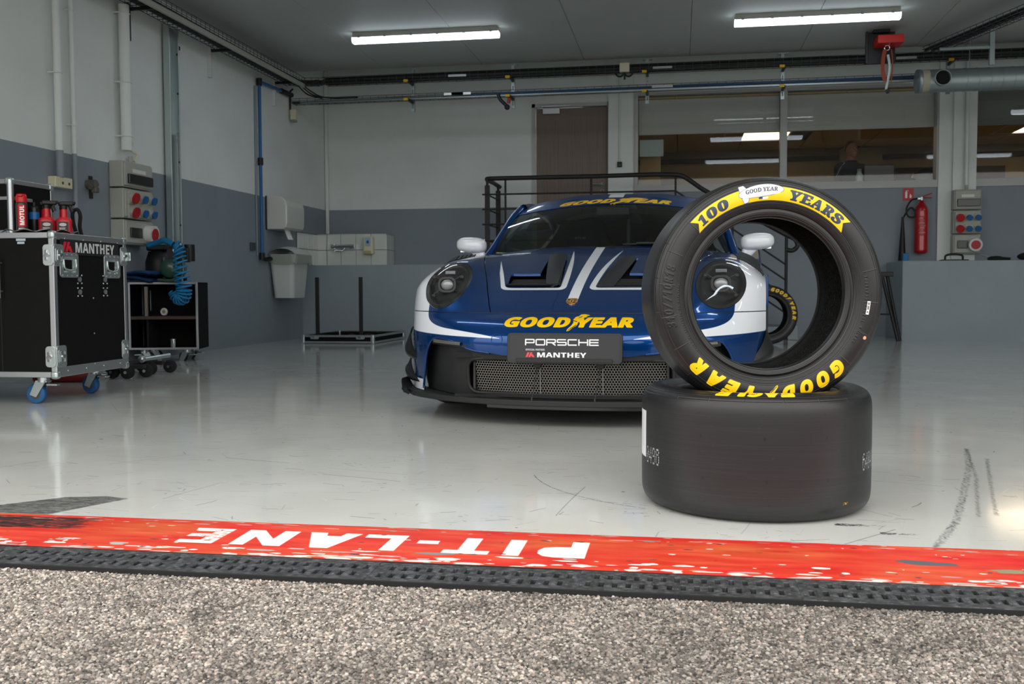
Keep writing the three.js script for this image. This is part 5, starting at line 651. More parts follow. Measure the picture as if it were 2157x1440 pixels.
{ // red hoist hook on its black ceiling plate
  const t = thing('ceiling_hoist', 'red steel bracket on a black plate with a hanging strap below the luminaire', 'hoist', [2.26, 0, -12.12]);
  part(t, 'back_plate', [rbox(0.32, 0.36, 0.028, 0, 3.425, -0.1, 0.004, 1), rbox(0.028, 0.36, 0.046, -0.155, 3.425, -0.07, 0.004, 1), rbox(0.18, 0.04, 0.1, 0, YC - 0.02, -0.06, 0.005, 1)], mBlack); part(t, 'red_arm', [rbox(0.28, 0.09, 0.28, 0.06, 3.46, 0.06, 0.006, 1)], M('#c4231c', 0.45), 'red box arm'); part(t, 'shackle', [new THREE.TorusGeometry(0.028, 0.008, 8, 20).translate(0.045, 3.39, 0.06)], mChrome);
  part(t, 'strap', [slab((u, v) => [0.0 + 0.042 * u - 0.03 * Math.sin(v * Math.PI) * 0.8, lerp(3.37, 3.01, v), 0.06 + 0.02 * v], 4, 16, 0.008), slab((u, v) => [0.085 + 0.012 * u + 0.03 * Math.sin(v * Math.PI) * 0.5, lerp(3.37, 3.01, v), 0.06], 3, 16, 0.008)], M('#8a3a28', 0.8), 'faded red strap'); part(t, 'rope', [hose([[0.055, 3.31, 0.06], [0.075, 3.17, 0.07], [0.05, 2.99, 0.07], [0.037, 2.92, 0.07]], 0.015, 24, 8)], M('#b9bdb6', 0.7)); part(t, 'hook', [rbox(0.038, 0.046, 0.03, 0.055, 2.9, 0.07, 0.008, 1)], mBlack);
}
{ // fittings on the back wall
  const sw = thing('light_switch', 'small black switch box on the pilaster beside the door', 'switch', [-0.845, 2.423, ZB + 0.075]); part(sw, 'switch_box', rbox(0.065, 0.075, 0.035, 0, 0, 0.018, 0.006), mBlack); part(sw, 'rocker', rbox(0.03, 0.02, 0.01, 0, -0.01, 0.038, 0.003, 1), M('#555', 0.4)); part(sw, 'conduit', rod([0, 0.03, 0.012], [0, 1.8, 0.012], 0.012), mWallW);
  const ex = thing('fire_extinguisher', 'tall red fire extinguisher with black horn on the grey wall', 'extinguisher', [3.207, 1.13, ZB + 0.11]);
  part(ex, 'cylinder', lathe([[0, 0], [0.06, 0], [0.086, 0.02], [0.088, 0.05], [0.088, 0.56], [0.078, 0.62], [0.045, 0.67], [0.03, 0.69], [0.03, 0.715], [0, 0.715]], 36), M('#b3121a', 0.3, 0.1, { clearcoat: 0.6 })); part(ex, 'print', [new THREE.CylinderGeometry(0.0885, 0.0885, 0.26, 24, 1, true, -0.75, 1.5).translate(0, 0.37, 0)], M(0xffffff, 0.4, 0, { map: canvasTex(192, 256, (c) => { c.fillStyle = '#b3121a'; c.fillRect(0, 0, 192, 256); c.fillStyle = '#d8a8a8'; for (let i = 0; i < 14; i++) c.fillRect(rr(20, 40), 20 + i * 16, rr(60, 130), i % 4 ? 4 : 8); }) }));
  part(ex, 'valve', [rod([0, 0.71, 0], [0, 0.76, 0], 0.022), rbox(0.06, 0.03, 0.03, -0.03, 0.74, 0, 0.006)], mZinc); part(ex, 'lever', [rod([0.01, 0.765, 0], [0.13, 0.81, 0], 0.008, 6), rod([0.01, 0.75, 0], [0.13, 0.75, 0], 0.008, 6)], mRed); part(ex, 'hose', hose([[-0.03, 0.745, 0], [-0.13, 0.72, 0.02], [-0.2, 0.6, 0.03], [-0.17, 0.5, 0.03], [-0.09, 0.5, 0.03], [-0.08, 0.56, 0.02], [-0.14, 0.62, 0.02], [-0.2, 0.55, 0.02], [-0.225, 0.5, 0]], 0.012, 60, 8), mBlack); part(ex, 'horn', lathe([[0.015, 0.5], [0.02, 0.4], [0.045, 0.0], [0.05, -0.09], [0.042, -0.09], [0.015, 0.4]], 24).translate(-0.24, 0, 0), mBlack, 'black discharge horn');
  const sg = one('extinguisher_sign', 'small red square sign with white extinguisher symbol above the extinguisher', 'sign', rbox(0.138, 0.163, 0.004, 3.055, 1.937, ZB + 0.003, 0.001, 1), M(0xffffff, 0.4, 0, { map: canvasTex(128, 150, (c) => { c.fillStyle = '#c0161c'; c.fillRect(0, 0, 128, 150); c.fillStyle = '#f0e9e6'; c.fillRect(28, 44, 26, 76); c.fillRect(34, 30, 14, 14); c.fillRect(34, 26, 34, 6); c.beginPath(); c.moveTo(84, 120); c.quadraticCurveTo(74, 90, 92, 62); c.quadraticCurveTo(96, 84, 104, 84); c.quadraticCurveTo(112, 104, 100, 120); c.fill(); }) }));
}
function powerPanel(label, pos, turn, w, tall, sec) { // stacked socket enclosures: lid flap, two rows of sockets, big inlet
  const t = thing('power_panel', label, 'socket panel', pos, turn, 'power socket panels'), D = 0.14, P = (n, g, m, l) => part(t, n, g, m, l);
  const ys = [0, sec * 0.31, sec * 0.68, tall]; for (let i = 0; i < 3; i++) { P('enclosure', rbox(w, ys[i + 1] - ys[i] - 0.012, D, 0, (ys[i] + ys[i + 1]) / 2, D / 2, 0.012), mGreyPl, 'grey-beige enclosure'); P('cover', rbox(w - 0.03, ys[i + 1] - ys[i] - 0.04, 0.02, 0, (ys[i] + ys[i + 1]) / 2, D + 0.006, 0.008), mGreyPl); }
  P('breaker_window', rbox(w * 0.82, sec * 0.115, 0.03, 0.01, ys[2] + sec * 0.11, D + 0.025, 0.008), M('#26282a', 0.2)); P('maker_label', box(w * 0.45, 0.035, 0.002, 0, tall - 0.09, D + 0.018), mWhitePl);
  for (const y of [ys[1] + sec * 0.09, ys[1] + sec * 0.26]) [[-w * 0.28, 0.052, mRed], [w * 0.05, 0.038, mBluePl], [w * 0.36, 0.038, mBluePl]].forEach(([x, r, m]) => { P('socket', merge([rbox(r * 2.3, r * 2.5, 0.02, x, y, D + 0.015, 0.006, 1), rod([x, y, D], [x, y - 0.012, D + 0.06], r * 0.95, 20)]), mGreyPl); P('socket_lid', rod([x, y - 0.01, D + 0.055], [x, y - 0.016, D + 0.075], r, 24), m, m === mRed ? 'red socket lid' : 'blue socket lid'); });
  P('breaker_window', rbox(w * 0.38, sec * 0.12, 0.025, -w * 0.16, sec * 0.15, D + 0.02, 0.006), M('#2b2d2e', 0.25)); P('inlet', rod([w * 0.26, sec * 0.15, D], [w * 0.26, sec * 0.14, D + 0.09], 0.085, 28), mWhitePl); P('inlet_face', rod([w * 0.26, sec * 0.14, D + 0.085], [w * 0.26, sec * 0.139, D + 0.1], 0.058, 28), mRed, 'red inlet face'); P('gland', rod([0, tall - 0.005, D / 2], [0, tall + 0.06, D / 2], 0.022), mGreyPl);
  return t;
}
{ const t = powerPanel('grey socket panel with red and blue sockets on the white pillar', [3.755, 1.115, ZB + 0.1], 0, 0.35, 0.86, 0.86); part(t, 'riser_conduit', rod([0, 0.91, 0.06], [0, 3.1, 0.03], 0.025), mWallW); }
{ // things left on the right plinth, trestle, white box
  const c = thing('carry_case', 'black handle of a case on the right plinth beneath the socket panel', 'case', [3.52, YP, -13.85]); part(c, 'case_body', rbox(0.32, 0.02, 0.2, 0, 0.012, 0, 0.006), mBlack); part(c, 'handle', hose([[-0.11, 0.02, 0], [-0.1, 0.075, 0], [0.1, 0.075, 0], [0.11, 0.02, 0]], 0.014, 24, 8), mBlack);
  const gl = thing('work_gloves', 'black glove with white tag lying on the right plinth', 'glove', [3.95, YP, -13.7]); part(gl, 'glove', [ball(0.09, 0.04, 0.025, 0, 1.2, 0.4, 0.7), rod([0.1, 0.03, 0], [0.2, 0.02, 0.02], 0.02), rod([0.1, 0.03, 0.02], [0.19, 0.02, 0.07], 0.018)], mBlackMatt); part(gl, 'tag', [box(0.1, 0.003, 0.06, -0.12, 0.03, 0.02).rotateZ(-0.3)], mWhitePl);
  const bg = thing('black_bag', 'black soft bag at the far end of the right plinth', 'bag', [4.42, YP, -13.7]); part(bg, 'bag_body', [ball(0.15, 0, 0.05, 0, 1.2, 0.4, 0.8)], mBlackMatt); part(bg, 'bag_strap', hose([[-0.1, 0.06, 0.05], [0, 0.14, 0.08], [0.1, 0.06, 0.05]], 0.012, 20, 6), mBlackMatt);
  const bc = one('blue_cap', 'small blue plastic part on the corner of the right plinth by the horn', 'plastic part', rbox(0.075, 0.12, 0.06, 2.99, YP + 0.06, -14.2, 0.01), M('#1d6ea8', 0.5));
  const tr = thing('folded_trestle', 'black folded trestle leaning against the side of the right plinth', 'trestle', [2.62, 0, -13.25]); for (const [a, b] of [[[-0.1, 0.84, -0.05], [0.09, 0.0, 0.05]], [[-0.03, 0.84, -0.08], [0.13, 0.0, -0.04]]]) part(tr, 'leg', [rod(a, b, 0.022, 6)], mBlack); part(tr, 'top_bar', rbox(0.2, 0.06, 0.06, -0.06, 0.845, -0.06, 0.008, 1), mBlack); part(tr, 'rung', rod([-0.25, 0.34, -0.02], [0.03, 0.34, 0.01], 0.012, 6), mBlack);
  one('white_box', 'small pale box on the floor beside the far racing tyre', 'box', rbox(0.13, 0.19, 0.12, 1.45, 0.096, -13.45, 0.01), M('#8f9598', 0.6));
}
{ // tiled washing corner on the left plinth
  const z1 = -13.98, x1 = -4.17, tw = 0.2265, th = 0.222, t = struct('wall_tiled', null, null, 'white tiled splashback box in the corner above the left plinth', 'wall'), mT = M('#d5d8d3', 0.16, 0, { clearcoat: 0.5 });
  part(t, 'grout_core', [span(XL, x1, YP, YP + 0.455, ZB, z1 - 0.006), span(XL, XL + 0.012, YP + 0.0, YP + 0.465, z1, -13.2)], M('#77776f', 0.9));
  const ft = new RoundedBoxGeometry(tw - 0.006, th - 0.006, 0.012, 1, 0.003), st = new RoundedBoxGeometry(0.012, th - 0.006, 0.2 - 0.006, 1, 0.003); for (let j = 0; j < 2; j++) { for (let i = 0; i < 5; i++) part(t, 'tile', ft, mT).position.set(x1 - 0.003 - tw * (i + 0.5) + (i === 4 ? 0.03 : 0), YP + 0.008 + th * (j + 0.5), z1 - 0.002); for (let i = 0; i < 2; i++) part(t, 'tile', st, mT).position.set(x1 - 0.001, YP + 0.008 + th * (j + 0.5), z1 - 0.1 - i * 0.2); for (let i = 0; i < 4; i++) part(t, 'tile', st, mT).position.set(XL + 0.014, YP + 0.008 + th * (j + 0.5), z1 + 0.09 + i * 0.2); }
  for (let i = 0; i < 5; i++) part(t, 'tile', new RoundedBoxGeometry(tw - 0.006, 0.012, 0.2, 1, 0.003), mT).position.set(x1 - 0.003 - tw * (i + 0.5) + (i === 4 ? 0.03 : 0), YP + 0.455, z1 - 0.105);
  const f = thing('wall_tap', 'chrome mixer tap on the white tiles', 'tap', [-4.8, YP + 0.28, z1 + 0.005]); part(f, 'body', [rod([-0.13, 0, 0.06], [0.13, 0.005, 0.06], 0.026, 14)], mChrome); for (const s of [-1, 1]) { part(f, 'rosette', [rod([s * 0.11, 0, 0], [s * 0.11, 0, 0.05], 0.034, 18)], mChrome); part(f, 'grip', rod([s * 0.13, 0, 0.06], [s * 0.175, 0, 0.06], 0.032, 14), mChrome); } part(f, 'spout', hose([[0.03, -0.02, 0.06], [0.0, -0.06, 0.09], [-0.09, -0.06, 0.14], [-0.1, -0.1, 0.14]], 0.013, 24, 8), mChrome);
  const s = thing('soap_dispenser', 'cream soap dispenser with blue window on the white tiles', 'dispenser', [-4.415, YP + 0.29, z1 + 0.005]); part(s, 'body', rbox(0.15, 0.26, 0.1, 0, 0, 0.05, 0.025), mCreamPl); part(s, 'window', rbox(0.085, 0.12, 0.006, 0, 0.05, 0.1, 0.002, 1), M('#9db8c8', 0.3)); part(s, 'drop_symbol', [ball(0.02, 0, 0.05, 0.103, 1, 1.2, 0.1)], mBluePl); part(s, 'push_bar', rbox(0.1, 0.05, 0.03, 0, -0.1, 0.1, 0.01), M('#b9ae7e', 0.4));
}
// ---------------------------------------------------------------- left wall fittings
function conduit(label, z, r, y0, y1, ysplit, clips) { const t = thing('wall_conduit', label, 'conduit', [XL, 0, z], 0, 'left wall conduits'); const x = r + 0.028; part(t, 'pipe', rod([x, ysplit, 0], [x, y1, 0], r, 16), mWallW, 'off-white painted pipe'); if (ysplit > y0) part(t, 'pipe', rod([x, y0, 0], [x, ysplit, 0], r, 16), mWallG, 'grey painted pipe'); for (const y of clips) part(t, 'clip', merge([rod([0, y, r + 0.012], [x, y, r + 0.012], 0.008, 6), new THREE.TorusGeometry(r + 0.003, 0.004, 6, 18).rotateX(Math.PI / 2).translate(x, y, 0)]), mWallW); return t; }
conduit('medium conduit dropping to the cream socket on the left wall', -7.77, 0.032, 1.63, YC, PAINT, [2.5, 3.3]);
conduit('thin conduit running down behind the spray bottles on the left wall', -8.0, 0.02, 1.1, YC, PAINT, [2.1, 3.08]);
conduit('thick white conduit above the left socket panel', -8.79, 0.05, 1.99, 3.34, 1.99, [2.12, 2.62, 3.26]);
{
  const s = thing('wall_socket', 'cream double socket box on the grey left wall', 'socket', [XL, 1.588, -7.8], Math.PI / 2); part(s, 'box', rbox(0.24, 0.09, 0.075, 0, 0, 0.038, 0.008), mCreamPl); for (const x of [-0.02, 0.07]) part(s, 'pin_holes', rod([x, -0.005, 0.07], [x, -0.005, 0.078], 0.013, 12), M('#4a463a', 0.6));
  const b = thing('wall_clamp', 'small rusty steel clamp mounted on the grey left wall', 'clamp', [XL, 1.6, -8.25], Math.PI / 2); part(b, 'plate', rbox(0.05, 0.2, 0.012, 0.05, 0, 0.006, 0.003, 1), mDarkSteel); part(b, 'jaw', [rod([0, 0.02, 0], [0, 0.02, 0.09], 0.04, 10), rod([-0.05, -0.01, 0.06], [0.06, 0.03, 0.06], 0.022, 8), rbox(0.06, 0.05, 0.05, 0.0, -0.03, 0.08, 0.01)], M('#6e6a62', 0.6, 0.5));
  const p = powerPanel('tall grey socket panel with red and blue sockets on the left wall', [XL, 1.1, -8.86], Math.PI / 2, 0.52, 0.785, 0.78); part(p, 'feed_cable', hose([[0.05, 0.8, 0.08], [0.09, 0.87, 0.09], [0.04, 0.9, 0.06], [0.07, 0.98, 0.05]], 0.012, 24, 6), mCreamPl);
  const c = thing('steel_channel', 'galvanised steel cable channel standing against the left wall', 'channel', [XL, 0, -9.7], Math.PI / 2); part(c, 'back_plate', rbox(0.19, 3.3, 0.012, 0, 1.72, 0.03, 0.002, 1), mGalv); for (const x of [-0.09, 0.095]) part(c, 'flange', rbox(0.014, 3.3, 0.07, x, 1.72, 0.06, 0.003, 1), mZinc); part(c, 'cover', rbox(0.06, 2.2, 0.01, 0.05, 1.2, 0.09, 0.002, 1), mZinc); for (const y of [0.9, 1.35, 2.0, 2.7, 3.1]) part(c, 'screw', rod([0.06, y, 0.09], [0.06, y, 0.098], 0.012, 10), mBlack); part(c, 'side_ladder', rbox(0.03, 3.2, 0.03, 0.13, 1.7, 0.02, 0.003, 1), mBlack); part(c, 'clamp', rbox(0.1, 0.04, 0.04, 0.17, 3.2, 0.03, 0.004, 1), mDarkSteel);
  const a = thing('air_pipe', 'thin blue compressed air pipe on the left wall beside the paper dispenser', 'pipe', [XL, 0, -11.92]); part(a, 'pipe', rod([0.05, 1.1, 0], [0.05, 3.26, 0], 0.02, 12), mBluePl); part(a, 'pipe', rod([0.05, 3.26, 0], [0.05, 3.28, -0.75], 0.02, 12), mBluePl); for (const y of [3.26, 2.28, 1.1]) part(a, 'fitting', rod([0.05, y - 0.05, 0], [0.05, y + 0.04, 0], 0.034, 12), mBlack); part(a, 'valve', [rod([0.05, 3.28, -0.7], [0.05, 3.29, -1.05], 0.035, 10), rod([0.05, 3.3, -0.95], [0.09, 3.36, -1.0], 0.012, 8)], mBlack); part(a, 'outlet', [hose([[0.05, 1.08, 0], [0.06, 1.06, -0.08], [0.07, 1.07, -0.22]], 0.028, 16, 8)], mBlack); part(a, 'stand_off', rod([0.012, 1.1, 0.06], [0.012, 3.2, 0.06], 0.012, 8), mWallG);
  const ss = thing('motion_sensor', 'small cream detector below the tray end in the room corner', 'detector', [XL + 0.05, 3.0, -13.0]); part(ss, 'body', rbox(0.08, 0.14, 0.09, 0.02, 0.03, 0, 0.015), mCreamPl); part(ss, 'stem', rod([-0.03, 0.1, 0], [-0.03, 0.3, 0], 0.012), mDarkSteel); part(ss, 'lens', rbox(0.07, 0.04, 0.08, 0.02, -0.05, 0, 0.012), M('#8f8d80', 0.4));
  const sb = one('junction_plate', 'small dark junction plate on the left wall beside the blue air pipe', 'junction box', rbox(0.03, 0.1, 0.12, XL + 0.016, 1.21, -11.72, 0.006), M('#43464a', 0.6));
  // paper dispenser: shell rounded at the front
  const d = thing('paper_dispenser', 'white paper towel dispenser on the left wall above the bin', 'dispenser', [XL, 1.46, -12.47], Math.PI / 2), pr = [[0.0, 0.0], [0.2, 0.0], [0.235, 0.02], [0.25, 0.06], [0.252, 0.28], [0.235, 0.34], [0.19, 0.385], [0.1, 0.405], [0.0, 0.41]];
  part(d, 'shell', [ext(pr, 0.58, 0.014).rotateY(-Math.PI / 2).translate(0.29, 0, 0.02)], M('#cfd0ca', 0.25, 0, { clearcoat: 0.4 })); part(d, 'back_plate', rbox(0.64, 0.43, 0.02, 0, 0.2, 0.01, 0.01), mBlack); part(d, 'sight_window', rbox(0.1, 0.2, 0.01, -0.1, 0.23, 0.268, 0.004), M('#55585a', 0.25)); part(d, 'paper_tail', gridGeo((u, v) => [lerp(-0.12, 0.06, u) + 0.03 * v, -0.005 - 0.13 * v, 0.17 + 0.04 * v + 0.02 * Math.sin(u * 3)], 8, 6), M('#e3e3de', 0.8), 'hanging paper sheet');
  const bn = thing('waste_bin', 'white wall-mounted waste bin with a clear liner on the left wall', 'bin', [XL, 0.57, -12.5], Math.PI / 2); part(bn, 'tub', gridGeo((u, v) => { const q = rrect(0.44 + 0.14 * v, 0.27 + 0.07 * v, 0.06, 5), n = q.length, k = u * n, i = Math.floor(k) % n, j = (i + 1) % n, t = k - Math.floor(k); return [lerp(q[i][0], q[j][0], t), 0.55 * v, lerp(q[i][1], q[j][1], t) + 0.175]; }, 48, 6), M('#c6c9c6', 0.5)); part(bn, 'tub_base', [ext(rrect(0.44, 0.27, 0.06, 5), 0.01).rotateX(-Math.PI / 2).translate(0, 0, 0.175)], M('#c6c9c6', 0.5)); part(bn, 'liner', gridGeo((u, v) => { const q = rrect(0.625, 0.385, 0.07, 5), n = q.length, k = u * n, i = Math.floor(k) % n, j = (i + 1) % n, t = k - Math.floor(k), w = 1 + 0.01 * Math.sin(u * 90 + v * 4); return [lerp(q[i][0], q[j][0], t) * w, lerp(0.44, 0.56, v) + 0.012 * Math.sin(u * 37) * (1 - v), lerp(q[i][1], q[j][1], t) * w + 0.195]; }, 96, 4), M('#b4b8ad', 0.35, 0, { transmission: 0.4, thickness: 0 }), 'crumpled clear liner'); part(bn, 'lid', [slab((u, v) => [lerp(-0.29, 0.29, u), 0.56 + 0.1 * Math.sin(v * Math.PI) ** 0.6 * (1 - 0.3 * (2 * u - 1) ** 2), lerp(0.01, 0.36, v)], 12, 12, 0.008)], M('#cfd2cf', 0.45));
}
// ---------------------------------------------------------------- flight cases
const flightTex = dataTex(256, 256, (x, y) => { const v = 6 + 8 * hash2(x, y) + 6 * fbm(x / 30, y / 30, 8, 3); return [v, v * 0.97, v * 0.95]; }); flightTex.repeat.set(4, 4);
const mPly = M(0xffffff, 0.75, 0, { specularIntensity: 0.35, map: flightTex, bumpMap: wallBump, bumpScale: 0.0006 });
function caseFrame(t, w, h, d, e = 0.03, r = 0.004) { // aluminium edges and ball corners round a box standing on y = 0, centred on x and z
  const L = (g) => part(t, 'edge_profile', g, mAlu); for (const sx of [-1, 1]) for (const sz of [-1, 1]) L(rbox(e, h, e, sx * (w / 2 - e / 2 + 0.003), h / 2, sz * (d / 2 - e / 2 + 0.003), r, 1)); for (const y of [e / 2 - 0.003, h - e / 2 + 0.003]) { for (const s of [-1, 1]) { L(rbox(w, e, e, 0, y, s * (d / 2 - e / 2 + 0.003), r, 1)); L(rbox(e, e, d, s * (w / 2 - e / 2 + 0.003), y, 0, r, 1)); } }
  for (const sx of [-1, 1]) for (const y of [0.012, h - 0.012]) for (const sz of [-1, 1]) part(t, 'ball_corner', rbox(0.05, 0.05, 0.05, sx * (w / 2 - 0.015), y, sz * (d / 2 - 0.015), 0.018), mZinc);
}
const dishPlate = (w, h) => ext(rrect(w, h, 0.018, 4), 0.004, 0.002), inner = (w, h) => rbox(w, h, 0.006, 0, 0, 0.004, 0.002, 1);
function latch(t, x, y, z, ry, w = 0.095, h = 0.125) { const g = new THREE.Group(); g.name = 'butterfly_latch'; g.userData.label = 'zinc butterfly latch'; t.add(g); g.position.set(x, y, z); g.rotation.y = ry; part(g, 'dish', [dishPlate(w, h), ext(rrect(w * 0.72, h * 0.66, 0.01, 3), 0.003, 0, [rrect(w * 0.6, h * 0.56, 0.01, 3)]).translate(0, 0, 0.006)], mZinc); part(g, 'wing', [rod([0, 0, 0], [0, 0, 0.018], 0.012, 10), rbox(0.034, 0.016, 0.006, 0, 0, 0.02, 0.002, 1).rotateZ(0.5), rbox(0.018, h * 0.5, 0.01, -w * 0.15, 0, 0.008, 0.003, 1)], mChrome); }
function caseHandle(t, x, y, z, ry, w = 0.13, h = 0.14) { const g = new THREE.Group(); g.name = 'recessed_handle'; g.userData.label = 'recessed zinc handle'; t.add(g); g.position.set(x, y, z); g.rotation.y = ry; part(g, 'rim', [ext(rrect(w, h, 0.02, 4), 0.005, 0.002, [rrect(w * 0.7, h * 0.66, 0.012, 4)])], mZinc); part(g, 'dish', [gridGeo((u, v) => { const a = (u - 0.5) * w * 0.72, b = (v - 0.5) * h * 0.68; return [a, b, -0.006 + 0.012 * Math.max(Math.abs(2 * u - 1), Math.abs(2 * v - 1)) ** 4]; }, 10, 10)], mZinc); part(g, 'grip', [hose([[-w * 0.34, h * 0.24, 0.008], [-w * 0.3, -h * 0.14, 0.012], [w * 0.3, -h * 0.14, 0.012], [w * 0.34, h * 0.24, 0.008]], 0.006, 30, 6)], mZinc); for (let i = 0; i < 4; i++) for (const s of [-1, 1]) part(g, 'rivet', ball(0.004, (i - 1.5) * w * 0.26, s * h * 0.43, 0.007, 1, 1, 0.6, 8), mChrome); }
function caster(t, x, z, turn, mWheel, r = 0.062, top = 0.17) { const g = new THREE.Group(); g.name = 'caster'; t.add(g); g.position.set(x, 0, z); g.rotation.y = turn; part(g, 'mount_plate', rbox(0.12, 0.008, 0.1, 0, top - 0.005, 0, 0.003, 1), mZinc); part(g, 'fork', [rod([0, top - 0.04, 0], [0, top - 0.008, 0], 0.035, 16), ...[-1, 1].map((s) => ext([[-0.03, 0], [0.035, 0], [0.075, -0.085], [0.035, -0.1]], 0.004, 0.001).translate(0, top - 0.03, s * 0.026 - 0.002)), rbox(0.07, 0.012, 0.056, 0.0, top - 0.036, 0, 0.004, 1)], mZinc, 'zinc fork'); part(g, 'wheel', lathe([[0.03, -0.02], [r - 0.006, -0.02], [r, -0.012], [r, 0.012], [r - 0.006, 0.02], [0.03, 0.02]], 28).rotateX(Math.PI / 2).translate(0.045, r, 0), mWheel); part(g, 'hub', rod([0.045, r, -0.022], [0.045, r, 0.022], 0.032, 16), M('#4a4038', 0.6)); part(g, 'brake', rbox(0.07, 0.012, 0.04, -0.06, top - 0.055, 0, 0.004, 1), mZinc); }
const mBlueWheel = M('#1a5488', 0.6);
{
  const W = 1.3, H = 0.845, D = 0.82, t = thing('flight_case', 'large black flight case on blue casters with a red and white team logo', 'flight case', [-3.615 - W / 2, 0, -5.315 - D / 2], 3.2 * D2R * 0.6), up = new THREE.Group(); up.name = 'case_box'; up.position.y = 0.17; t.add(up);
  part(t, 'case_body', rbox(W, H, D, 0, 0.17 + H / 2, 0, 0.004, 1), mPly, 'black laminated body'); t.remove(up);
  const fr = new THREE.Group(); fr.name = 'frame'; fr.position.y = 0.17; t.add(fr); caseFrame(fr, W, H, D, 0.034);
  const rx = W / 2 + 0.004, fz = D / 2 + 0.004;
  part(t, 'top_band', rbox(0.004, 0.036, D, rx - 0.001, 0.17 + H - 0.02, 0, 0.001, 1), mAlu); part(t, 'bottom_band', rbox(0.004, 0.055, D, rx - 0.001, 0.2, 0, 0.001, 1), mAlu);
  part(t, 'logo', [new THREE.PlaneGeometry(0.66, 0.09).rotateY(Math.PI / 2).translate(rx + 0.002, 0.937, 0.02)], M(0xffffff, 0.6, 0, { map: canvasTex(1240, 170, (c) => { c.fillStyle = '#161515'; c.fillRect(0, 0, 1240, 170); teamMark(c, 30, 140, 112, '#cfd0d2', '#d3142c', 1.15); }) }), 'red slashes and white lettering');
  for (const z of [-0.32, 0.32]) caseHandle(t, rx, 0.83, z * 0.76 + 0.02, Math.PI / 2, 0.19, 0.145); latch(t, rx, 0.885, D / 2 - 0.04, Math.PI / 2); latch(t, rx, 0.29, D / 2 - 0.045, Math.PI / 2); latch(t, rx, 0.9, -D / 2 + 0.04, Math.PI / 2, 0.08, 0.12); latch(t, rx, 0.29, -D / 2 + 0.045, Math.PI / 2, 0.08, 0.12); latch(t, W / 2 - 0.03, 0.885, fz, 0, 0.06, 0.12); latch(t, W / 2 - 0.03, 0.29, fz, 0, 0.06, 0.12);
  part(t, 'link_tab', rbox(0.03, 0.055, 0.004, W / 2 + 0.016, 0.9, -D / 2 - 0.006, 0.012), mChrome);
  for (const y of [0.745, 0.668]) for (const z of [0.155, -0.135]) part(t, 'fixing_stud', [rod([rx, y, z], [rx + 0.008, y, z], 0.016, 14), ...[[1, 1], [1, -1], [-1, 1], [-1, -1]].map(([a, b]) => ball(0.006, rx + 0.003, y + a * 0.024, z + b * 0.022, 1, 1, 1, 8))], mZinc);
  for (const [y, z] of [[0.66, 0.0], [0.44, 0.0], [0.25, 0.0]]) part(t, 'rivet', ball(0.006, rx, y - 0.03, z, 0.6, 1, 1, 8), mAlu); for (const y of [0.985, 0.2]) for (const z of [-0.3, -0.1, 0.1, 0.3]) part(t, 'rivet', ball(0.005, rx + 0.002, y, z, 0.6, 1, 1, 8), mChrome);
  part(t, 'door_gap', box(0.006, 0.78, 0.002, W / 2 - 0.34, 0.595, fz - 0.003), mBlackMatt); part(t, 'pull_bar', [rod([W / 2 - 0.325, 0.635, fz + 0.03], [W / 2 - 0.325, 0.88, fz + 0.03], 0.008, 10), ...[0.675, 0.84].map((y) => rod([W / 2 - 0.325, y, fz], [W / 2 - 0.325, y, fz + 0.03], 0.005, 8))], mAlu, 'slim metal pull bar'); part(t, 'name_tags', [box(0.06, 0.014, 0.001, W / 2 - 0.2, 0.975, fz), box(0.045, 0.013, 0.001, W / 2 - 0.2, 0.957, fz)], M('#a9b4bd', 0.5));
  caster(t, W / 2 - 0.16, D / 2 - 0.12, Math.PI, mBlueWheel, 0.06); caster(t, W / 2 - 0.16, -D / 2 + 0.12, Math.PI * 0.93, mBlueWheel, 0.06); caster(t, -W / 2 + 0.16, D / 2 - 0.12, 0.3, mBlueWheel, 0.06); caster(t, -W / 2 + 0.16, -D / 2 + 0.12, 0, mBlueWheel, 0.06);
}
const TOP = 1.019;
{
  const W = 0.95, H = 0.335, D = 0.42, t = thing('small_flight_case', 'smaller black flight case standing on the large flight case', 'flight case', [-4.035 - W / 2, TOP + 0.003, -5.57 - D / 2], 0); part(t, 'case_body', rbox(W, H, D, 0, H / 2, 0, 0.004, 1), mPly); caseFrame(t, W, H, D, 0.03); part(t, 'corner_tube', rod([W / 2 - 0.008, 0.02, D / 2 - 0.008], [W / 2 - 0.008, H - 0.02, D / 2 - 0.008], 0.02, 14), mAlu); part(t, 'mid_strap', rbox(0.3, 0.022, 0.01, W / 2 - 0.15, 0.22, D / 2 + 0.004, 0.003, 1), mAlu); part(t, 'mid_strap', rbox(0.01, 0.022, 0.2, W / 2 + 0.004, 0.22, D / 2 - 0.1, 0.003, 1), mAlu);
}
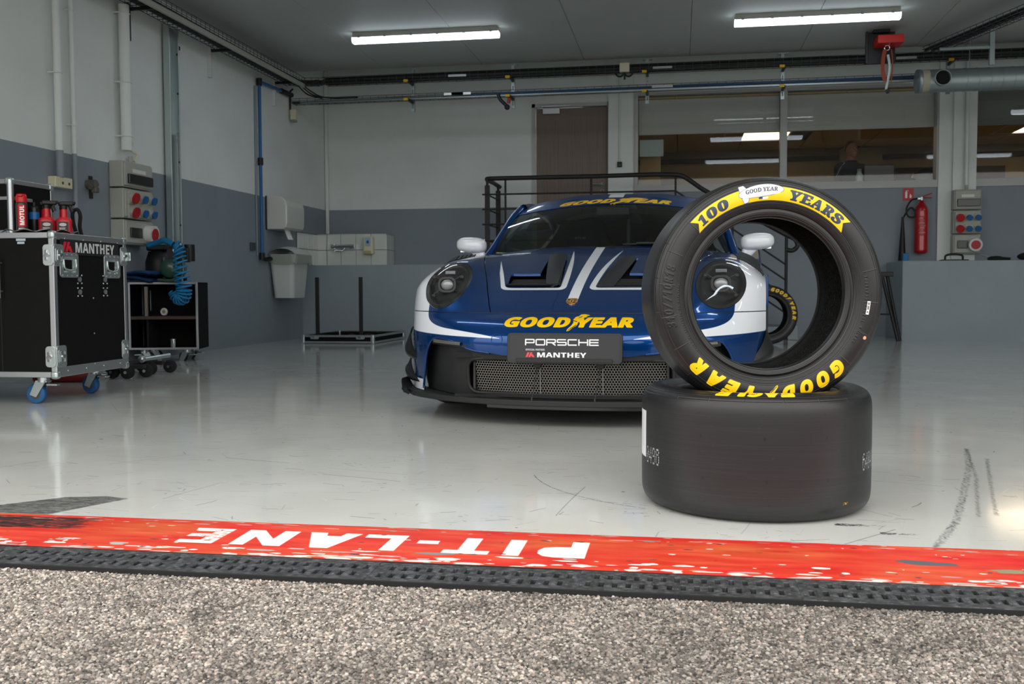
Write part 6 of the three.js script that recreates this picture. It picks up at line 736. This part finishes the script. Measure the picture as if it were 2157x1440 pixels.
{ // cleaning products on the case
  const can = thing('spray_can', 'red and dark spray can with vertical white lettering on the flight case', 'spray can', [-3.985, TOP, -5.6]); part(can, 'body', lathe([[0, 0], [0.033, 0], [0.034, 0.01], [0.034, 0.19], [0.028, 0.205], [0, 0.206]], 28), M('#353436', 0.35, 0.2)); part(can, 'label', [new THREE.CylinderGeometry(0.0345, 0.0345, 0.172, 28, 1, true).translate(0, 0.1, 0)], M(0xffffff, 0.35, 0.1, { map: canvasTex(512, 400, (c) => { c.fillStyle = '#353436'; c.fillRect(0, 0, 512, 400); for (const o of [0, 256]) { c.fillStyle = '#c0111c'; c.fillRect(o + 85, 6, 125, 310); c.save(); c.translate(o + 178, 300); c.rotate(-Math.PI / 2); fatText(c, 'MOTUL', 0, 0, 82, '#f2f0ee', { font: 'sans-serif', sx: 1.0, fat: 3 }); c.restore(); c.fillStyle = '#cfcac4'; c.fillRect(o + 95, 336, 90, 40); } }) })); part(can, 'cap', lathe([[0.031, 0.2], [0.032, 0.235], [0.026, 0.25], [0, 0.252]], 24), M('#c31018', 0.35)); part(can, 'trigger', rbox(0.06, 0.02, 0.03, 0.01, 0.24, 0, 0.008), M('#c31018', 0.35)); can.rotation.y = -1.16;
  const c2 = thing('spray_can', 'black spray can with blue band beside the red spray can', 'spray can', [-3.985, TOP, -5.72]); part(c2, 'body', lathe([[0, 0], [0.03, 0], [0.031, 0.17], [0.022, 0.185], [0, 0.186]], 24), M('#141416', 0.35)); part(c2, 'blue_band', new THREE.CylinderGeometry(0.0315, 0.0315, 0.045, 24, 1, true).translate(0, 0.125, 0), M('#1469ad', 0.4)); part(c2, 'nozzle', rod([0, 0.185, 0], [0, 0.21, 0], 0.012), mBlack);
  const labels = ['red spray bottle with black trigger nearest the dark spray cans', 'red spray bottle with black trigger in the middle of the bottles', 'red spray bottle half hidden behind the other bottles', 'red spray bottle with black trigger at the outer corner of the flight case'];
  [[-3.955, -5.78, 0.7, 1], [-3.885, -5.70, 0.55, 1], [-3.86, -5.83, 0.8, 1], [-3.78, -5.72, 0.3, 0.97]].forEach(([x, z, a, s], i) => {
    const t = thing('spray_bottle', labels[i], 'spray bottle', [x, TOP, z], a, 'red spray bottles'); t.scale.setScalar(s); const red = M('#bd141f', 0.35);
    part(t, 'body', gridGeo((u, v) => { const p = [[0.001, 0], [0.046, 0], [0.048, 0.02], [0.048, 0.095], [0.04, 0.108], [0.02, 0.118], [0.019, 0.165], [0.016, 0.172]], k = v * (p.length - 1), j = Math.min(Math.floor(k), p.length - 2), q = k - j, r = lerp(p[j][0], p[j + 1][0], q), y = lerp(p[j][1], p[j + 1][1], q), th = u * 2 * Math.PI, fl = y < 0.11 ? 0.62 : lerp(0.62, 1, smooth(0.108, 0.12, y)); return [r * Math.cos(th), y, r * Math.sin(th) * fl]; }, 24, 28), red); part(t, 'label', [new THREE.PlaneGeometry(0.066, 0.07).translate(0, 0.052, 0.0302)], M(0xffffff, 0.5, 0, { map: canvasTex(128, 128, (c) => { c.fillStyle = '#2a1b1d'; c.fillRect(0, 0, 128, 128); c.fillStyle = '#b9b4b2'; c.beginPath(); c.ellipse(64, 34, 44, 20, 0, 0, 7); c.fill(); c.fillStyle = '#d8d2cf'; for (let k = 0; k < 4; k++) c.fillRect(20, 70 + k * 13, 60 + 25 * hash2(k, i), 6); }) })); part(t, 'spray_head', [rod([0, 0.168, 0], [0, 0.19, 0], 0.02, 14), rbox(0.085, 0.026, 0.024, 0.016, 0.205, 0, 0.008), rod([0.035, 0.2, 0], [0.052, 0.155, 0], 0.006, 8), rod([0.055, 0.208, 0], [0.07, 0.208, 0], 0.009, 8)], mBlack);
  });
  const rag = one('grey_rag', 'crumpled grey rag on the edge of the flight case under the bottles', 'rag', slab((u, v) => [lerp(-3.95, -3.64, u), TOP + 0.006 + 0.022 * Math.abs(Math.sin(u * 9 + v * 5)) * (0.4 + 0.6 * vnoise(u * 6, v * 6, 99)), lerp(-5.36, -5.62, v) + 0.03 * Math.sin(u * 5)], 30, 16, 0.004), M('#8d8a84', 0.9));
  const st = one('black_strap', 'black looped strap hanging behind the spray bottles', 'strap', hose([[-3.87, TOP + 0.005, -6.0], [-3.9, TOP + 0.1, -6.0], [-3.9, TOP + 0.17, -6.0], [-3.87, TOP + 0.185, -6.0], [-3.85, TOP + 0.15, -6.0], [-3.855, TOP + 0.07, -6.0], [-3.84, TOP + 0.005, -6.0]], 0.012, 50, 8), mBlackMatt);
}
{ // open wheeled case by the wall with shelves
  const W = 0.64, H = 0.635, D = 0.45, y0 = 0.115, t = thing('open_wheeled_case', 'open black wheeled case with a brown shelf beside the left wall', 'flight case', [-4.875, 0, -8.8 - D / 2], 14 * D2R), P = (n, g, m, l) => part(t, n, g, m, l);
  P('side_panel', rbox(0.012, H, D, -W / 2 + 0.006, y0 + H / 2, 0, 0.002, 1), mPly); P('side_panel', rbox(0.012, H, D, W / 2 - 0.006, y0 + H / 2, 0, 0.002, 1), mPly); P('top_panel', rbox(W, 0.014, D, 0, y0 + H - 0.007, 0, 0.002, 1), mPly); P('base_panel', rbox(W, 0.014, D, 0, y0 + 0.007, 0, 0.002, 1), mPly); P('back_panel', rbox(W, H, 0.012, 0, y0 + H / 2, -D / 2 + 0.006, 0.002, 1), mPly);
  P('shelf', rbox(W - 0.02, 0.03, D - 0.03, 0, y0 + 0.3, 0.01, 0.003, 1), M('#4a3830', 0.6), 'brown shelf'); P('divider', rbox(0.03, 0.28, 0.03, -0.16, y0 + 0.455, D / 2 - 0.03, 0.003, 1), M('#7d746b', 0.6)); P('divider', rbox(0.02, 0.27, D - 0.1, -0.16, y0 + 0.15, 0, 0.003, 1), mBlackMatt); for (const y of [0.15, 0.46]) P('slide_rail', rbox(0.006, 0.2, 0.05, -W / 2 + 0.1, y0 + y, -D / 2 + 0.04, 0.002, 1), mAlu);
  const e = 0.022; for (const s of [-1, 1]) { P('edge_profile', rbox(e, H, e, s * (W / 2 - e / 2 + 0.003), y0 + H / 2, D / 2 - e / 2 + 0.003, 0.004, 1), mAlu); P('edge_profile', rbox(W, e, e, 0, y0 + H / 2 + s * (H / 2 - e / 2 + 0.003), D / 2 - e / 2 + 0.003, 0.004, 1), mAlu); }
  for (const sx of [-1, 1]) for (const sz of [-1, 1]) caster(t, sx * (W / 2 - 0.12), sz * (D / 2 - 0.07), sx > 0 ? Math.PI - 0.4 : 0.5, mRubber, 0.042, y0 + 0.004);
  const cup = thing('metal_cup', 'small shiny metal cup inside the lower shelf of the open case', 'cup', [-4.75, y0 + 0.016, -8.86]); part(cup, 'cup_body', lathe([[0, 0], [0.03, 0], [0.032, 0.08], [0.028, 0.08], [0.027, 0.006]], 24), mChrome); part(cup, 'cup_rim', new THREE.TorusGeometry(0.031, 0.003, 6, 24).rotateX(Math.PI / 2).translate(0, 0.08, 0), mChrome);
  const rl = thing('tape_roll', 'white tape roll on the upper shelf of the open case', 'tape', [-4.85, y0 + 0.316, -8.88]); part(rl, 'roll', [new THREE.TorusGeometry(0.026, 0.012, 8, 24).translate(0, 0.04, 0)], mWhitePl); part(rl, 'core', [rod([0, 0.04, -0.01], [0, 0.04, 0.01], 0.018, 18)], M('#9a8f7c', 0.7));
}
{ // compressor, bag, coiled hose on the open case
  const top = 0.753, t = thing('air_compressor', 'small green air compressor on top of the open wheeled case', 'compressor', [-4.75, top, -8.92], 0.25), gr = M('#234a3a', 0.35, 0, { clearcoat: 0.4 });
  part(t, 'tank', [rod([-0.02, 0.13, -0.16], [-0.02, 0.13, 0.1], 0.095, 28), ball(0.095, -0.02, 0.13, 0.1, 1, 1, 0.6, 24), ball(0.095, -0.02, 0.13, -0.16, 1, 1, 0.6, 24)], gr, 'dark green tank'); part(t, 'carry_frame', hose([[-0.13, 0.02, 0.12], [0.06, 0.02, 0.14], [0.1, 0.06, 0.14], [0.1, 0.22, 0.12], [0.06, 0.31, 0.1], [-0.06, 0.385, 0.06], [-0.1, 0.4, -0.1]], 0.015, 60, 8), gr); part(t, 'motor', [rod([0.0, 0.28, -0.14], [0.0, 0.28, 0.02], 0.07, 20), rbox(0.1, 0.14, 0.1, 0.08, 0.26, -0.06, 0.015), rod([0.12, 0.2, -0.08], [0.12, 0.36, -0.08], 0.05, 14)], mBlack); part(t, 'gauge', rod([0.03, 0.3, 0.09], [0.03, 0.3, 0.11], 0.022, 18), mZinc); part(t, 'red_knob', rod([0.075, 0.3, 0.06], [0.08, 0.31, 0.1], 0.018, 12), mRed); part(t, 'feet', [rod([-0.08, 0, 0.08], [-0.08, 0.05, 0.08], 0.018), rod([0.06, 0, 0.08], [0.06, 0.05, 0.08], 0.018), rod([-0.08, 0, -0.14], [-0.08, 0.05, -0.14], 0.018), rod([0.06, 0, -0.14], [0.06, 0.05, -0.14], 0.018)], mRubber);
  const sp = thing('black_motor_unit', 'black round-fronted machine behind the green compressor', 'machine', [-5.02, top, -9.12], 0.2); part(sp, 'housing', [lathe([[0, 0], [0.11, 0], [0.13, 0.08], [0.13, 0.2], [0.1, 0.3], [0, 0.31]], 28)], mBlack); part(sp, 'head', rbox(0.2, 0.06, 0.18, 0, 0.335, 0, 0.02), mBlack); part(sp, 'light_strip', rbox(0.02, 0.16, 0.01, 0.08, 0.16, 0.11, 0.003, 1), M('#6d7276', 0.4));
  const hs = thing('coiled_hose', 'bright blue coiled air hose draped over the open wheeled case', 'hose', [0, 0, 0]); const pts = []; const path = new THREE.CatmullRomCurve3([V(-4.66, 1.1, -8.78), V(-4.58, 1.06, -8.68), V(-4.53, 0.95, -8.6), V(-4.49, 0.8, -8.56), V(-4.47, 0.68, -8.55), V(-4.49, 0.615, -8.56), V(-4.54, 0.615, -8.58), V(-4.57, 0.67, -8.59)]); for (let i = 0; i <= 420; i++) { const s = i / 420, p = path.getPoint(s), tn = path.getTangent(s), a = s * 2 * Math.PI * 22, n1 = V(0, 0, 1), n2 = tn.clone().cross(n1).normalize(), r = 0.066 * Math.min(1, 0.6 + s); p.addScaledVector(n1, r * Math.cos(a)).addScaledVector(n2, r * Math.sin(a)); pts.push([p.x, p.y, p.z]); }
  part(hs, 'coil', hose(pts, 0.0085, 1300, 6), M('#137bb0', 0.4)); part(hs, 'tail', hose([[-4.66, 1.1, -8.73], [-4.75, 1.14, -8.74], [-4.86, 1.12, -8.78], [-4.95, 1.1, -8.8]], 0.028, 24, 8), M('#0f6f9e', 0.4)); part(hs, 'coupling', rod([-4.6, 1.08, -8.7], [-4.55, 1.1, -8.66], 0.012), mZinc);
  [['folded blue and black cloth lying on the open wheeled case', 0.0, '#174f8e'], ['lower folded blue and black cloth under the other one on the open case', -1, '#123f73']].forEach(([l, k, c], i) => { const q = one('folded_cloth', l, 'cloth', slab((u, v) => [lerp(-5.16, -4.9, u), top + (i ? 0.034 : 0.085) + 0.02 * Math.sin(u * 3 + i) + 0.006 * Math.sin(v * 12), lerp(-8.72, -9.02, v)], 16, 12, 0.03), M(c, 0.9), 'folded cloths'); });
}
{ // low dolly with rollers, jack handle and red bottle on the floor under the cases
  const d = thing('roller_dolly', 'low black dolly with rubber rollers on the floor behind the large flight case', 'dolly', [-4.2, 0, -7.4], 0.15); part(d, 'deck', [rbox(0.12, 0.03, 0.8, -0.12, 0.09, 0, 0.006, 1), rbox(0.2, 0.03, 0.06, 0.0, 0.09, 0.3, 0.006, 1), rbox(0.2, 0.03, 0.06, 0.0, 0.09, -0.1, 0.006, 1)], mDarkSteel); for (const [x, z] of [[-0.02, 0.34], [0.07, 0.2], [0.02, -0.02], [0.1, -0.24], [-0.15, 0.3], [-0.15, -0.3]]) { part(d, 'roller', lathe([[0.015, -0.025], [0.045, -0.025], [0.052, -0.015], [0.052, 0.015], [0.045, 0.025], [0.015, 0.025]], 20).rotateX(Math.PI / 2).translate(x, 0.052, z), mRubber); part(d, 'axle', rod([x, 0.052, z - 0.05], [x, 0.052, z + 0.05], 0.012, 8), mSteel); } part(d, 'release_lever', [rod([0.0, 0.13, 0.1], [0.14, 0.15, -0.12], 0.018, 10), ball(0.03, 0.0, 0.135, 0.1)], mZinc);
  const r = thing('red_canister', 'red canister lying on the floor under the large flight case', 'canister', [-4.45, 0.055, -6.75], 0.2); part(r, 'canister_body', [rod([-0.25, 0, 0], [0.18, 0, 0], 0.055, 24), ball(0.055, 0.18, 0, 0, 0.7, 1, 1)], M('#7c1a16', 0.4)); part(r, 'canister_valve', rod([0.2, 0, 0], [0.27, 0, 0], 0.02, 12), mZinc);
}
{ // shallow case tray with two upright posts near the back plinth
  const t = thing('shallow_case_tray', 'shallow black and silver case base with two black posts by the back plinth', 'flight case', [0, 0, 0]), A = [-4.66, -11.85], B = [-3.75, -12.03], Cc = [-3.72, -13.28], Dd = [-4.75, -13.2];
  t.position.set(-4.2, 0, -12.62); t.rotation.y = -0.02; const W = 0.93, D = 1.3, H = 0.1;
  part(t, 'tray_base', rbox(W, 0.02, D, 0, 0.02, 0, 0.003, 1), mPly); for (const s of [-1, 1]) { part(t, 'wall', rbox(W, H, 0.012, 0, H / 2 + 0.005, s * (D / 2 - 0.006), 0.002, 1), mPly); part(t, 'wall', rbox(0.012, H, D, s * (W / 2 - 0.006), H / 2 + 0.005, 0, 0.002, 1), mPly); for (const y of [0.018, H - 0.005]) { part(t, 'edge_profile', rbox(W + 0.01, 0.026, 0.024, 0, y, s * D / 2, 0.004, 1), mAlu); part(t, 'edge_profile', rbox(0.024, 0.026, D + 0.01, s * W / 2, y, 0, 0.004, 1), mAlu); } for (const q of [-1, 1]) part(t, 'ball_corner', rbox(0.05, H + 0.02, 0.05, s * W / 2 - s * 0.01, H / 2 + 0.006, q * (D / 2 - 0.01), 0.016), mZinc); }
  for (const x of [-0.3, 0.3]) latch(t, x, H - 0.02, D / 2 + 0.006, 0, 0.11, 0.045); for (const [x, l] of [[-0.28, -0.012], [0.27, 0.012]]) part(t, 'post', [rbox(0.042, 0.78, 0.042, x + l, 0.44, D / 2 - 0.08, 0.005, 1)], mBlack, 'upright black post');
  const rc = one('red_cloth', 'dark red cloth lying inside the shallow case base', 'cloth', slab((u, v) => [lerp(-4.25, -3.95, u), 0.075 + 0.03 * Math.sin(u * 7) * Math.sin(v * 4), lerp(-12.2, -12.7, v)], 14, 10, 0.02), M('#4f1214', 0.9));
}
renderer.render(scene, camera);
